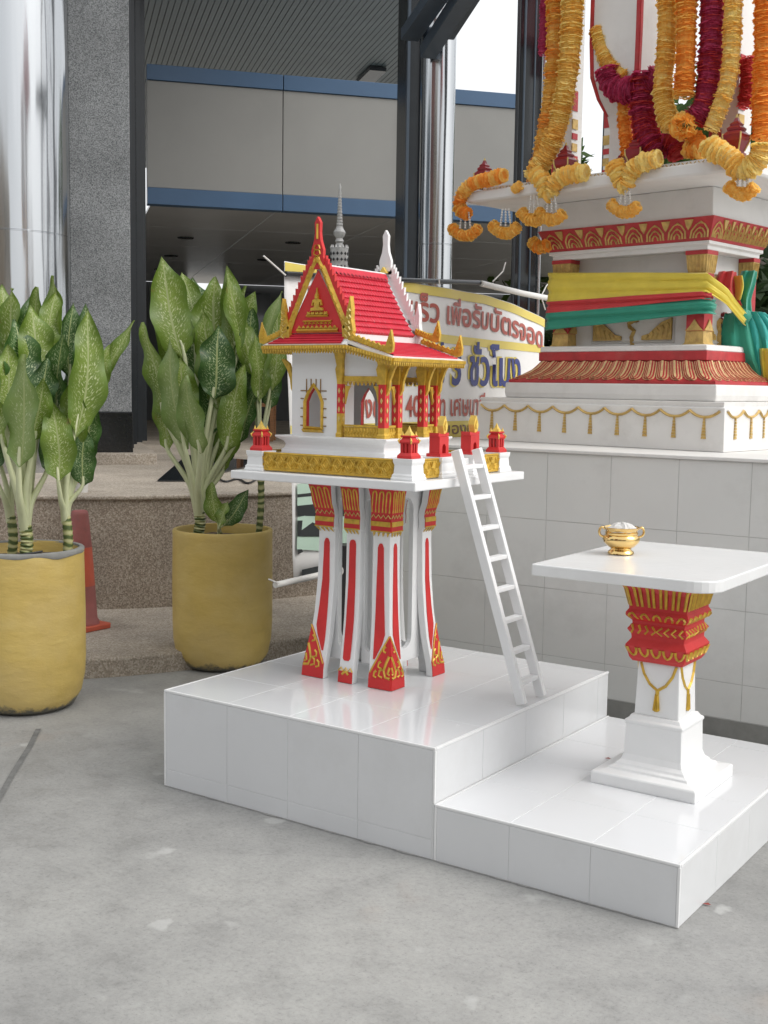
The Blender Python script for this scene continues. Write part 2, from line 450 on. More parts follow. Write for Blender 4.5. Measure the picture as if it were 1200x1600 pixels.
# ------------------------------------------------------------------ mesh helper
OFF = {}
class MB:
    def __init__(s):
        s.v, s.f, s.m, s.uv = [], [], [], []
    def add(s, vs, fs, m=0):
        o = len(s.v)
        s.v += [Vector(p) for p in vs]
        for f in fs:
            s.f.append([i + o for i in f])
            s.m.append(m)
        return o
    def box(s, x0, x1, y0, y1, z0, z1, m=0):
        vs = [(x, y, z) for z in (z0, z1) for y in (y0, y1) for x in (x0, x1)]
        s.add(vs, [(0, 2, 3, 1), (4, 5, 7, 6), (0, 1, 5, 4), (2, 6, 7, 3), (0, 4, 6, 2), (1, 3, 7, 5)], m)
        return s
    def obox(s, c, a, b, d, m=0):
        c, a, b, d = Vector(c), Vector(a), Vector(b), Vector(d)
        vs = [c + a * i + b * j + d * k for k in (-1, 1) for j in (-1, 1) for i in (-1, 1)]
        s.add(vs, [(0, 2, 3, 1), (4, 5, 7, 6), (0, 1, 5, 4), (2, 6, 7, 3), (0, 4, 6, 2), (1, 3, 7, 5)], m)
        return s
    def beam(s, p, q, w, h, m=0, up=(0, 0, 1)):
        p, q = Vector(p), Vector(q)
        d = (q - p) / 2
        side = d.cross(Vector(up)).normalized() * (w / 2)
        u = side.cross(d).normalized() * (h / 2)
        return s.obox((p + q) / 2, d, side, u, m)
    def prism(s, poly, vec, m=0):
        n = len(poly)
        a = [Vector(p) for p in poly]
        vec = Vector(vec)
        s.add(a + [p + vec for p in a], [tuple(range(n))[::-1], tuple(range(n, 2 * n))] + [(i, (i + 1) % n, n + (i + 1) % n, n + i) for i in range(n)], m)
        return s
    def loft(s, rings, m=0, cap=True):
        n = len(rings[0])
        o = s.add([p for r in rings for p in r], [], m)
        for k in range(len(rings) - 1):
            for i in range(n):
                j = (i + 1) % n
                s.f.append([o + k * n + i, o + k * n + j, o + (k + 1) * n + j, o + (k + 1) * n + i])
                s.m.append(m)
        if cap:
            s.f.append([o + i for i in range(n)][::-1]); s.m.append(m)
            s.f.append([o + (len(rings) - 1) * n + i for i in range(n)]); s.m.append(m)
        return s
    def square(s, prof, c, m=0, rot=0.0, asp=1.0, cap=True):
        co, si = math.cos(rot), math.sin(rot)
        rings = []
        for h, z in prof:
            rings.append([(c[0] + co * a * h - si * b * h * asp, c[1] + si * a * h + co * b * h * asp, z) for a, b in ((-1, -1), (1, -1), (1, 1), (-1, 1))])
        return s.loft(rings, m, cap)
    def lathe(s, prof, c, n=24, m=0, cap=True):
        rings = [[(c[0] + r * math.cos(2 * math.pi * i / n), c[1] + r * math.sin(2 * math.pi * i / n), c[2] + z) for i in range(n)] for r, z in prof]
        return s.loft(rings, m, cap)
    def tube(s, path, rad, n=8, m=0, cap=True):
        path = [Vector(p) for p in path]
        rings = []
        prev = None
        for i, p in enumerate(path):
            t = (path[min(i + 1, len(path) - 1)] - path[max(i - 1, 0)]).normalized()
            if prev is None:
                a = t.orthogonal().normalized()
            else:
                a = (prev - t * prev.dot(t)).normalized()
            prev = a
            b = t.cross(a)
            r = rad[i] if isinstance(rad, (list, tuple)) else rad
            rings.append([p + (a * math.cos(2 * math.pi * k / n) + b * math.sin(2 * math.pi * k / n)) * r for k in range(n)])
        return s.loft(rings, m, cap)
    def ribbon(s, fn, pts, w, t, m=0):
        n = len(pts)
        L, M_, R_ = [], [], []
        for i, (a, b) in enumerate(pts):
            a0, b0 = pts[max(i - 1, 0)]
            a1, b1 = pts[min(i + 1, n - 1)]
            dx, dy = a1 - a0, b1 - b0
            q = math.hypot(dx, dy) or 1
            nx, ny = -dy / q * w / 2, dx / q * w / 2
            L.append(fn(a + nx, b + ny, 0.0004))
            M_.append(fn(a, b, t))
            R_.append(fn(a - nx, b - ny, 0.0004))
        o = s.add(L + M_ + R_, [], m)
        for i in range(n - 1):
            s.f.append([o + i, o + i + 1, o + n + i + 1, o + n + i]); s.m.append(m)
            s.f.append([o + n + i, o + n + i + 1, o + 2 * n + i + 1, o + 2 * n + i]); s.m.append(m)
        return s
    def patch(s, fn, pts, t, m=0):
        """flat proud shape on a face, with side walls"""
        n = len(pts)
        top = [fn(a, b, t) for a, b in pts]
        bot = [fn(a, b, 0.0003) for a, b in pts]
        s.add(top + bot, [tuple(range(n))] + [(i, n + i, n + (i + 1) % n, (i + 1) % n) for i in range(n)], m)
        return s
    def strip(s, fn, rows, t, m=0):
        """rows of (a0, a1, b) from bottom to top, laid on a curved face"""
        o = s.add([p for a0, a1, b in rows for p in (fn(a0, b, t), fn(a1, b, t))], [], m)
        for i in range(len(rows) - 1):
            s.f.append([o + 2 * i, o + 2 * i + 1, o + 2 * i + 3, o + 2 * i + 2]); s.m.append(m)
        k = len(rows)
        e = s.add([p for a0, a1, b in rows for p in (fn(a0, b, 0.0), fn(a1, b, 0.0))], [], m)
        for i in range(k - 1):
            for q in (0, 1):
                s.f.append([o + 2 * i + q, o + 2 * i + 2 + q, e + 2 * i + 2 + q, e + 2 * i + q]); s.m.append(m)
        return s
    def holed(s, fn, rect, hole, th, m=0, mi=None):
        """panel rect (a0,a1,b0,b1) with a star-shaped hole, thickness th behind the face"""
        a0, a1, b0, b1 = rect
        ca = sum(p[0] for p in hole) / len(hole)
        cb = sum(p[1] for p in hole) / len(hole)
        angs = [math.atan2(q[1] - cb, q[0] - ca) for q in hole]
        out = []
        for an in angs:
            dx, dy = math.cos(an), math.sin(an)
            ts = []
            if abs(dx) > 1e-9: ts.append(((a1 if dx > 0 else a0) - ca) / dx)
            if abs(dy) > 1e-9: ts.append(((b1 if dy > 0 else b0) - cb) / dy)
            t = min(x for x in ts if x > 0)
            out.append((ca + dx * t, cb + dy * t))
        # snap nearest ray hits to the rectangle's corners
        for c in ((a0, b0), (a1, b0), (a1, b1), (a0, b1)):
            k = min(range(len(out)), key=lambda i: (out[i][0] - c[0]) ** 2 + (out[i][1] - c[1]) ** 2)
            out[k] = c
        n = len(hole)
        vs = [fn(*p, 0) for p in out] + [fn(*p, 0) for p in hole] + [fn(*p, -th) for p in out] + [fn(*p, -th) for p in hole]
        fs = []
        for i in range(n):
            j = (i + 1) % n
            fs += [(i, j, n + j, n + i), (2 * n + i, 3 * n + i, 3 * n + j, 2 * n + j), (i, 2 * n + i, 2 * n + j, j)]
        s.add(vs, fs, m)
        s.add(vs, [(n + i, n + (i + 1) % n, 3 * n + (i + 1) % n, 3 * n + i) for i in range(n)], m if mi is None else mi)
        return s
    def build(s, name, mats, parent=None, smooth=None, bevel=0.0, seg=2, origin=None):
        me = bpy.data.meshes.new(name)
        base = OFF.get(parent.name) if parent else (Vector(origin) if origin is not None else Vector((0, 0, 0)))
        me.from_pydata([tuple(p - base) for p in s.v], [], s.f)
        if isinstance(mats, str):
            mats = [mats]
        for k in mats:
            me.materials.append(MATS[k])
        me.polygons.foreach_set('material_index', s.m)
        if s.uv:
            ul = me.uv_layers.new(name='UVMap')
            for lp in me.loops:
                ul.data[lp.index].uv = s.uv[lp.vertex_index]
        me.validate()
        if smooth is not None:
            me.polygons.foreach_set('use_smooth', [True] * len(me.polygons))
            me.set_sharp_from_angle(angle=R(smooth))
        me.update()
        o = bpy.data.objects.new(name, me)
        COL.objects.link(o)
        if parent:
            o.parent = parent
        else:
            o.location = base
        OFF[o.name] = base
        if bevel:
            bv = o.modifiers.new('bevel', 'BEVEL')
            bv.width = bevel
            bv.segments = seg
            bv.limit_method = 'ANGLE'
            bv.angle_limit = R(40)
        return o

def thing(name, label, cat, loc, group=None):
    o = bpy.data.objects.new(name, None)
    COL.objects.link(o)
    o.location = loc
    o.empty_display_size = 0.1
    OFF[o.name] = Vector(loc)
    tag(o, label, cat, group)
    return o
def tag(o, label, cat, group=None):
    o['label'] = label
    o['category'] = cat
    if group:
        o['group'] = group
    return o
def struct(o):
    o['kind'] = 'structure'
    return o
def fixed(o, ex, ey, n):
    """planar face: (a,b,off) -> point"""
    o, ex, ey, n = Vector(o), Vector(ex), Vector(ey), Vector(n)
    return lambda a, b, t: o + ex * a + ey * b + n * t
def arc(cx, cy, r, a0, a1, n, ry=None):
    ry = r if ry is None else ry
    return [(cx + r * math.cos(R(a0 + (a1 - a0) * i / n)), cy + ry * math.sin(R(a0 + (a1 - a0) * i / n))) for i in range(n + 1)]
def lerp(a, b, t):
    return a + (b - a) * t
def interp(tab, z):
    if z <= tab[0][0]: return tab[0][1]
    for (z0, v0), (z1, v1) in zip(tab, tab[1:]):
        if z <= z1:
            return lerp(v0, v1, (z - z0) / (z1 - z0))
    return tab[-1][1]
def smooth_path(pts, n=6):
    pts = [Vector(p) for p in pts]
    out = []
    for i in range(len(pts) - 1):
        p0, p1, p2, p3 = pts[max(i - 1, 0)], pts[i], pts[i + 1], pts[min(i + 2, len(pts) - 1)]
        for k in range(n):
            t = k / n
            out.append(0.5 * ((2 * p1) + (p2 - p0) * t + (2 * p0 - 5 * p1 + 4 * p2 - p3) * t * t + (3 * p1 - p0 - 3 * p2 + p3) * t ** 3))
    out.append(pts[-1])
    return out

# ================================================================== SETTING
b = MB()
b.box(-140, 140, -140, 140, -0.3, 0.0)
struct(b.build('ground', 'concrete_floor'))
# sealed joint between two pours of the yard
jp = [at_z(60, 1140, 0), at_z(46, 1168, 0), at_z(20, 1210, 0), at_z(-30, 1300, 0), at_z(-90, 1420, 0)]
b = MB()
for p, q in zip(jp, jp[1:]):
    d = (q - p).normalized().cross(Vector((0, 0, 1))) * 0.011
    b.add([p - d, p + d, q + d, q - d], [(0, 1, 2, 3)])
for v in b.v: v.z = 0.004
struct(b.build('ground_joint', 'asphalt_seal'))

def poly_slab(front, z0, z1, back, m):
    """slab with a curved front edge; back: list of closing points"""
    b = MB()
    pts = [(p[0], p[1], z0) for p in front] + [(p[0], p[1], z0) for p in back]
    b.prism(pts[::-1], (0, 0, z1 - z0), m)
    return b
step_front = smooth_path([(-4.6, -0.25, 0), (-3.75, 0.06, 0), (-3.15, 0.42, 0), (-2.70, 0.90, 0), (-2.44, 1.32, 0), (-2.22, 1.86, 0), (-2.08, 2.5, 0), (-2.0, 3.2, 0), (-1.98, 4.2, 0)], 6)
b = poly_slab(step_front, -0.05, 0.10, [(-1.98, 7, 0), (-9, 7, 0), (-9, -0.6, 0)], 0)
struct(b.build('lower_step', 'tan_aggregate', bevel=0.012))
wall_front = smooth_path([(-5.6, 0.95, 0), (-4.7, 1.22, 0), (-4.1, 1.56, 0), (-3.65, 1.91, 0), (-3.38, 2.25, 0), (-3.04, 2.91, 0), (-2.80, 3.7, 0), (-2.66, 4.6, 0), (-2.6, 5.6, 0)], 6)
b = poly_slab(wall_front, 0.09, 0.78, [(-2.6, 9, 0), (-12, 16, 0), (-16, 2, 0)], 0)
struct(b.build('terrace', 'brown_aggregate'))
b = poly_slab([Vector((p.x + 0.015, p.y - 0.012, 0)) for p in wall_front], 0.781, 0.806, [(-2.0, 12, 0), (-4, 26, 0), (-26, 26, 0), (-26, 2, 0)], 0)
struct(b.build('terrace_paving', 'tan_aggregate', bevel=0.008))

paint('brick_wall', (0.28, 0.10, 0.07), 0.8, 0.2, 3)
paint('beige_wall', (0.48, 0.40, 0.30), 0.8, 0.1, 2)
paint('blue_wall', (0.22, 0.28, 0.33), 0.7, 0.1, 2)
paint('soffit_gap', (0.045, 0.055, 0.056), 0.5, 0.1, 2)
# ---- office building, its facade turned against the shrine's axes
E1 = Vector((0.6440, 0.7650, 0)).normalized()
E2 = Vector((-E1.y, E1.x, 0))
B0 = Vector((-7.22, 5.784, 0))
def bf(u, v, z):
    return B0 + E1 * u + E2 * v + Vector((0, 0, z))
def bbox(mb, u0, u1, v0, v1, z0, z1, m=0):
    c = bf((u0 + u1) / 2, (v0 + v1) / 2, (z0 + z1) / 2)
    return mb.obox(c, E1 * ((u1 - u0) / 2), E2 * ((v1 - v0) / 2), Vector((0, 0, (z1 - z0) / 2)), m)
b = MB()
bbox(b, -6, -0.10, -2.35, 14, 0.80, 0.90)
struct(b.build('entrance_step', 'tan_aggregate', bevel=0.01))

bld = thing('office_building', 'office building with chrome columns and a blue and white fascia over its entrance', 'building', bf(0, 0, 0.8))
# granite pier with black stone base
b = MB(); bbox(b, -0.795, -0.30, -2.20, -1.5, 1.245, 7.6)
pier = b.build('granite_pier', 'granite', bld, bevel=0.006)
b = MB(); bbox(b, -0.805, -0.29, -2.21, -1.49, 0.90, 1.243)
b.build('pier_base', 'black_stone', bld, bevel=0.004)
# mullions and dark glazing behind the pier
for u, v in ((-0.27, -1.45), (-0.20, -0.75), (-0.12, -0.35), (-0.055, -0.06)):
    b = MB(); bbox(b, u - 0.03, u + 0.03, v - 0.04, v + 0.04, 0.9, 7.6)
    b.build('mullion', 'dark_frame', bld)
b = MB(); b.obox(bf(-0.2, -0.75, 4.2), E1 * 0.12 + E2 * 0.72, Vector((0, 0, 3.4)), (E1 * 0.72 - E2 * 0.12).normalized() * 0.008)
b.build('side_glazing', 'dark_glass', bld)
# fascia: one panel after another, each with blue rails
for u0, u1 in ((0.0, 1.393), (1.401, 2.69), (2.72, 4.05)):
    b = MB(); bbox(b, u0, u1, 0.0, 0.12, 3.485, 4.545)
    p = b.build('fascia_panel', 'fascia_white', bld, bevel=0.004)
    for z0, z1 in ((4.548, 4.70), (3.315, 3.482)):
        b = MB(); bbox(b, u0, u1, -0.02, 0.13, z0, z1)
        b.build('blue_rail', 'blue_band', p, bevel=0.004)
b = MB()
b.tube([bf(2.70, -0.03, 4.7), bf(2.69, -0.035, 4.2), bf(2.705, -0.03, 3.8), bf(2.68, -0.03, 3.3)], 0.008, 5)
b.build('cable', 'black_plastic', bld)
# ribbed soffit high above, its right edge running off behind the dark column
sA, sB = at_z(640, -140, 6.3), at_z(640, 140, 6.3)
uA, vA, uB, vB = (sA - B0).dot(E1), (sA - B0).dot(E2), (sB - B0).dot(E1), (sB - B0).dot(E2)
uA, vA = uA + (uB - uA) * (-3.6 - vA) / (vB - vA), -3.6  # front edge carried forward, out of view, to shade the fascia
b = MB()
b.prism([bf(-3, vA, 6.34), bf(uA, vA, 6.34), bf(uB, vB, 6.34), bf(uB, vB + 9, 6.34), bf(-3, vB + 9, 6.34)], (0, 0, 0.16))
sof = b.build('soffit', 'soffit_gap', bld)
b = MB()
b.prism([bf(-9, vA + 0.4, 6.52), bf(uA, vA + 0.4, 6.52), bf(uB, vB + 0.4, 6.52), bf(uB, vB + 9, 6.52), bf(-9, vB + 9, 6.52)], (0, 0, 9))
b.build('shading_upper_floors', 'dark_glass', bld)  # out-of-view storeys, added to block sky light from the back
b = MB(); bbox(b, -9, -0.82, -1.9, -1.6, 0.9, 6.5)
b.build('shading_glass_wall', 'dark_glass', bld)  # out of view, added to block light from the left
u = -0.2
while u < uB + 2.4:
    v0 = vA if u < uA else vA + (vB - vA) * (u - uA) / (uB - uA)
    b = MB(); bbox(b, u, u + 0.070, v0, vB + 8.5, 6.315, 6.339)
    b.build('soffit_slat', 'soffit_rib', sof)
    u += 0.080
c = at_z(580, 118, 6.27)
b = MB(); b.obox(c, E1 * 0.13, E2 * 0.42, (0, 0, 0.03))
b.build('soffit_vent', 'dark_frame', sof)
for i in range(5):
    for j, (u0, u1) in enumerate(((0.06, 1.39), (1.40, 2.72), (2.73, 4.05), (4.06, 5.4), (5.41, 6.8), (6.81, 8.2), (8.21, 9.6))):
        v0 = 0.14 + i * 2.0
        b = MB(); bbox(b, u0, u1, v0, v0 + 1.985, 3.36, 3.39)
        b.build('ceiling_panel', 'satin_panel', bld)
for u, v in ((0.7, 3.1), (0.72, 5.4), (0.74, 7.6), (2.1, 3.1), (2.1, 5.4)):
    b = MB(); b.lathe([(0.11, 0), (0.10, -0.012), (0.075, -0.004)], bf(u, v, 3.358), 16)
    b.build('recessed_light', 'dark_frame', bld)
# inner wall of the lobby, open at the far end under the ceiling
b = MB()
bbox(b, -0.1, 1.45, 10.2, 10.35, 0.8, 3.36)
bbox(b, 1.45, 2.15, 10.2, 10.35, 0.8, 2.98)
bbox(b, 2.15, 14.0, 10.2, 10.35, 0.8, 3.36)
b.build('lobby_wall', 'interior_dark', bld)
b = MB()
bbox(b, -0.25, -0.12, 0.2, 10.2, 0.8, 3.36)
b.build('lobby_side_wall', 'interior_grey', bld)
for u0, u1 in ((0.02, 0.45), (0.50, 0.62), (2.25, 3.0)):
    b = MB(); bbox(b, u0, u1, 10.1, 10.18, 0.85, 3.2)
    b.build('lobby_door', 'interior_grey' if u0 < 0.3 else 'dark_glass', bld)
b = MB(); bbox(b, 1.25, 1.9, 7.0, 7.1, 0.82, 2.0)
b.build('lobby_counter', 'interior_grey', bld)
# dark clad column and the chrome columns
b = MB(); bbox(b, 1.95, 2.20, -2.75, -2.45, 0.80, 7.6)
b.build('dark_column', 'dark_frame', bld, bevel=0.01)
b = MB()
for u in (1.96, 2.08, 2.19): bbox(b, u - 0.012, u + 0.012, -2.775, -2.74, 0.8, 7.6)
b.build('column_trim', 'steel_blue', bld)
LR, LD = Vector((CR.x, CR.y, 0)).normalized(), Vector((CD.x, CD.y, 0)).normalized()
def chrome_col(px, d, r, name='chrome_column', z1=7.6):
    c = at_depth(px, 603, d)
    b = MB()
    b.lathe([(r, 0.8), (r, 2.6), (r - 0.004, 2.603), (r - 0.004, 2.609), (r, 2.612), (r, 4.35), (r - 0.004, 4.353), (r - 0.004, 4.359), (r, 4.362), (r, z1)], (c.x, c.y, 0), 64)
    return b.build(name, 'chrome', bld, smooth=40)
chrome_col(14, 9.4, 0.475)
chrome_col(676, 9.6, 0.135)
b = MB()
c = at_depth(814, 603, 9.0)
b.obox((c.x, c.y, 3.9), LR * 0.088, LD * 0.09, (0, 0, 3.1))
rc = b.build('dark_column', 'dark_glass', bld, bevel=0.012)
for k, w, m in ((-0.092, 0.012, 'dark_frame'), (-0.045, 0.008, 'steel_blue'), (0.03, 0.006, 'steel_blue'), (0.098, 0.010, 'chrome')):
    b = MB(); b.obox(Vector((c.x, c.y, 3.9)) + LR * k - LD * 0.095, LR * w, LD * 0.012, (0, 0, 3.09))
    b.build('column_rib', m, rc, bevel=0.004)
# canopy steels crossing in front of the sky
for (a, c_, w, h) in (((668, 82, 9.2), (760, -60, 7.9), 0.12, 0.10), ((640, 55, 9.3), (720, -60, 8.0), 0.14, 0.09), ((703, 52, 9.0), (775, -60, 7.9), 0.06, 0.10)):
    b = MB(); b.beam(at_depth(*a), at_depth(*c_), w, h)
    b.build('canopy_steel', 'steel_blue', bld, bevel=0.004)
b = MB()
c = at_depth(935, 603, 10.5)
b.lathe([(0.034, 0.8), (0.034, 7.0)], (c.x, c.y, 0), 16)
tag(b.build('steel_post', 'steel_blue', None, smooth=40, origin=(c.x, c.y, 0.8)), 'slim dark steel post rising behind the white pillar of the tall shrine', 'post')

# wooden chair and blue bin inside the entrance, floor mat
ch = thing('wooden_chair', 'brown wooden chair in the shade of the entrance', 'chair', at_z(398, 690, 0.81))
o = at_z(398, 690, 0.81)
def cb(x0, x1, y0, y1, z0, z1):
    b = MB()
    b.obox(o + CR * ((x0 + x1) / 2) + Vector((CD.x, CD.y, 0)) * ((y0 + y1) / 2) + Vector((0, 0, (z0 + z1) / 2)), Vector((CR.x, CR.y, 0)) * ((x1 - x0) / 2), Vector((CD.x, CD.y, 0)) * ((y1 - y0) / 2), (0, 0, (z1 - z0) / 2))
    return b
cb(-0.22, 0.22, 0, 0.42, 0.42, 0.46).build('seat', 'wood', ch, bevel=0.006)
for x in (-0.2, 0.2):
    for y in (0.03, 0.39):
        cb(x - 0.02, x + 0.02, y - 0.02, y + 0.02, 0, 0.42).build('leg', 'wood', ch)
    cb(x - 0.02, x + 0.02, 0.38, 0.42, 0.46, 0.95).build('back_post', 'wood', ch)
cb(-0.18, 0.18, 0.385, 0.41, 0.62, 0.92).build('backrest', 'wood', ch, bevel=0.006)
b = MB()
m0, m1, m2, m3 = at_z(246, 752, 0.81), at_z(292, 752, 0.81), at_z(420, 722, 0.81), at_z(292, 712, 0.81)
b.prism([m0, m1, m2, m3], (0, 0, 0.008))
tag(b.build('floor_mat', 'dark_glass', None, origin=m0), 'glossy black mat lying on the terrace behind the planter', 'mat')

# trees beyond the building
def tree(name, label, base, h, rad, trunk_r, seed, mat, n=2600, ls=0.16):
    rnd = random.Random(seed)
    t = thing(name, label, 'tree', base)
    b = MB()
    bs = Vector(base)
    top = bs + Vector((0, 0, h * 0.62))
    b.tube([bs, bs + Vector((0.05, 0.03, h * 0.3)), top], [trunk_r, trunk_r * 0.75, trunk_r * 0.4], 8)
    for i in range(6):
        an = i * 1.05 + rnd.random()
        q = bs + Vector((0, 0, h * (0.32 + 0.05 * i)))
        b.tube([q, q + Vector((math.cos(an) * rad * 0.4, math.sin(an) * rad * 0.4, rad * 0.35)), q + Vector((math.cos(an) * rad * 0.75, math.sin(an) * rad * 0.75, rad * 0.6))], [trunk_r * 0.4, trunk_r * 0.25, trunk_r * 0.1], 6)
    b.build('trunk', 'bark', t, smooth=60)
    b = MB()
    cl = []
    for i in range(22):
        d = Vector((rnd.gauss(0, 1), rnd.gauss(0, 1), rnd.gauss(0, 0.7))).normalized() * (rad * rnd.uniform(0.25, 0.95))
        cl.append((bs + Vector((0, 0, h - rad)) + d, rad * rnd.uniform(0.22, 0.42)))
    for i in range(n):
        c, r = rnd.choice(cl)
        d = Vector((rnd.gauss(0, 1), rnd.gauss(0, 1), rnd.gauss(0, 1))).normalized() * (r * rnd.random() ** 0.4)
        p = c + d
        a = Vector((rnd.gauss(0, 1), rnd.gauss(0, 1), rnd.gauss(0, 0.5))).normalized() * ls * rnd.uniform(0.6, 1.3)
        s_ = a.cross(Vector((rnd.gauss(0, 1), rnd.gauss(0, 1), rnd.gauss(0, 1)))).normalized() * ls * 0.42
        b.add([p - a, p + s_, p + a, p - s_], [(0, 1, 2, 3)])
    b.build('crown', mat, t)
def ground_at(px, d, z=0.0):
    p = at_depth(px, 603, d)
    return (p.x, p.y, z)
tree('leafy_tree', 'green tree in the gap of sky beside the white shrine pillar', ground_at(952, 21), 6.35, 2.0, 0.16, 3, 'tree_leaf')
tree('leafy_tree', 'bright green tree behind the right edge of the tall shrine', ground_at(1180, 18), 6.6, 1.9, 0.15, 5, 'tree_leaf')
tree('dark_tree', 'dark leaved tree at the right edge behind the green cloth', ground_at(1235, 12.5), 3.6, 1.7, 0.14, 9, 'tree_leaf_dark', 3600)
tree('dark_tree', 'dark leaved lobby plant behind the banner and the dark columns', ground_at(752, 15.5, 0.806), 1.95, 0.95, 0.10, 11, 'tree_leaf_dark')  # potted foliage in the lobby, shaped as a small tree

# unseen shophouses added behind the camera, only so chrome and brass have reflections
def shophouse(label, c, w, d, h, mat, wm, floors, bays):
    t = thing('shophouse', label, 'building', (c[0], c[1], 0), 'added shophouses for reflections')
    b = MB(); b.box(c[0] - w / 2, c[0] + w / 2, c[1] - d / 2, c[1] + d / 2, 0, h)
    b.build('wall', mat, t)
    b = MB(); b.box(c[0] - w / 2 - 0.2, c[0] + w / 2 + 0.2, c[1] - d / 2 - 0.2, c[1] + d / 2 + 0.2, h + 0.002, h + 0.4)
    b.build('parapet', 'white_old', t)
    for f in range(floors):
        for k in range(bays):
            x = c[0] - w / 2 + w * (k + 0.5) / bays
            z = 0.4 + f * h / floors
            b = MB(); b.box(x - w / bays * 0.36, x + w / bays * 0.36, c[1] + d / 2 + 0.003, c[1] + d / 2 + 0.06, z, z + h / floors * 0.62)
            b.build('window', wm, t)
shophouse('tall brick red shophouse added out of view for the left chrome column to mirror', (-3.0, -24), 8, 8, 13, 'brick_wall', 'dark_glass', 4, 3)
shophouse('beige shophouse added out of view beside the red one for the chrome to mirror', (7.0, -26), 9, 8, 11, 'beige_wall', 'dark_glass', 3, 3)
shophouse('grey blue shophouse added out of view to mirror at the edge of the chrome columns', (-14.0, -20), 9, 8, 9, 'blue_wall', 'dark_glass', 3, 3)
shophouse('low cream shophouse added out of view, farthest along in the reflections', (18.0, -20), 9, 8, 8, 'beige_wall', 'dark_glass', 2, 3)

# ================================================================== TILED PLATFORMS AND PODIUM
def tile_on(fn, a0, a1, b0, b1, parent, mat, th=0.008, g=0.0008, ch=0.0008, wob=0.0):
    """one ceramic tile with chamfered rim, its face th proud of the core"""
    a0, a1, b0, b1 = a0 + g, a1 - g, b0 + g, b1 - g
    q = [(a0, b0), (a1, b0), (a1, b1), (a0, b1)]
    qi = [(a0 + ch, b0 + ch), (a1 - ch, b0 + ch), (a1 - ch, b1 - ch), (a0 + ch, b1 - ch)]
    dz = [random.uniform(-wob, wob) for _ in range(4)]
    b = MB()
    b.loft([[fn(x, y, 0) for x, y in q], [fn(x, y, th - ch + d) for (x, y), d in zip(q, dz)], [fn(x, y, th + d) for (x, y), d in zip(qi, dz)]])
    return b.build('tile', mat, parent)
def cuts(lo, hi, start, step):
    c = [lo]
    x = start
    while x < hi - 0.02:
        if x > lo + 0.02: c.append(x)
        x += step
    return c + [hi]
def platform(name, label, x0, x1, y0, y1, h, xs, faces, zs):
    t = thing(name, label, 'platform', ((x0 + x1) / 2, (y0 + y1) / 2, 0))
    k = 0.0018
    b = MB(); b.box(x0 + k, x1 - k, y0 + k, y1 - k, 0.0, h - k)
    b.build('core', 'grout', t)
    ys = cuts(y0, y1, y0 + 0.302, 0.302)
    top = fixed((0, 0, h - 0.008), (1, 0, 0), (0, 1, 0), (0, 0, 1))
    e = 0.008
    for a, c in zip(xs, xs[1:]):
        for d, f in zip(ys, ys[1:]):
            tile_on(top, max(a, x0 + e), min(c, x1 - e), max(d, y0 + e), min(f, y1 - e), t, 'white_tile', wob=0.0003)
    if 'f' in faces:
        fr = fixed((0, y0 + 0.008, 0), (1, 0, 0), (0, 0, 1), (0, -1, 0))
        for a, c in zip(xs, xs[1:]):
            for d, f in zip(zs, zs[1:]):
                tile_on(fr, max(a, x0 + e), min(c, x1 - e), d, min(f, h - e), t, 'tile_side_shaded', wob=0.0004)
    if 'r' in faces:
        fr = fixed((x1 - 0.008, 0, 0), (0, 1, 0), (0, 0, 1), (1, 0, 0))
        for a, c in zip(ys, ys[1:]):
            for d, f in zip(faces['r'], faces['r'][1:]):
                tile_on(fr, max(a, y0 + e), min(c, y1 - e), d, min(f, h - e), t, 'tile_side_shaded', wob=0.0004)
    if 'l' in faces:
        fr = fixed((x0 + 0.008, 0, 0), (0, -1, 0), (0, 0, 1), (-1, 0, 0))
        for a, c in zip(ys, ys[1:]):
            for d, f in zip(zs, zs[1:]):
                tile_on(fr, -min(c, y1 - e), -max(a, y0 + e), d, min(f, h - e), t, 'tile_side_shaded', wob=0.0004)
    # white corner trims
    b = MB()
    w = 0.008
    b.box(x0, x1, y0 - 0.001, y0 + w, h - w, h + 0.0012)
    b.box(x1 - w, x1 + 0.001, y0 + w, y1, h - w, h + 0.0012)
    b.box(x0 - 0.001, x0 + w, y0 + w, y1, h - w, h + 0.0012)
    zb = faces.get('zb', 0.0)
    b.box(x1 - w, x1 + 0.001, y0 - 0.001, y0 + w, zb, h - w)
    b.box(x0 - 0.001, x0 + w, y0 - 0.001, y0 + w, 0.0, h - w)
    b.build('edge_trim', 'white_paint', t, bevel=0.002)
    return t
H1, H2 = 0.366, 0.184
platform('tiled_platform', 'large white tiled platform carrying the small spirit house', -1.193, 0.0, 0.0, 1.306, H1, [-1.193, -0.88, -0.60, -0.30, 0.0], {'f': 1, 'l': 1, 'r': [H2 + 0.002, H1], 'zb': H2 + 0.002}, [0.0, 0.066, H1])
platform('tiled_platform', 'low white tiled platform carrying the offering table', 0.0012, 0.812, 0.0, 1.306, H2, [0.0012, 0.27, 0.54, 0.812], {'f': 1, 'r': [0, H2]}, [0.0, H2])
# thin skim of mortar along the foot of the platforms
b = MB()
N = 90
for i in range(N + 1):
    x = lerp(-1.195, 0.815, i / N)
    b.v += [Vector((x, -0.0015, 0.0035)), Vector((x, -0.005 - 0.010 * max(0, noise.noise(Vector((x * 14, 3.1, 0))) + 0.1), 0.0025))]
for i in range(N):
    b.f.append([2 * i, 2 * i + 1, 2 * i + 3, 2 * i + 2]); b.m.append(0)
o_ = b.build('mortar_skim', 'concrete_floor'); o_['kind'] = 'structure'

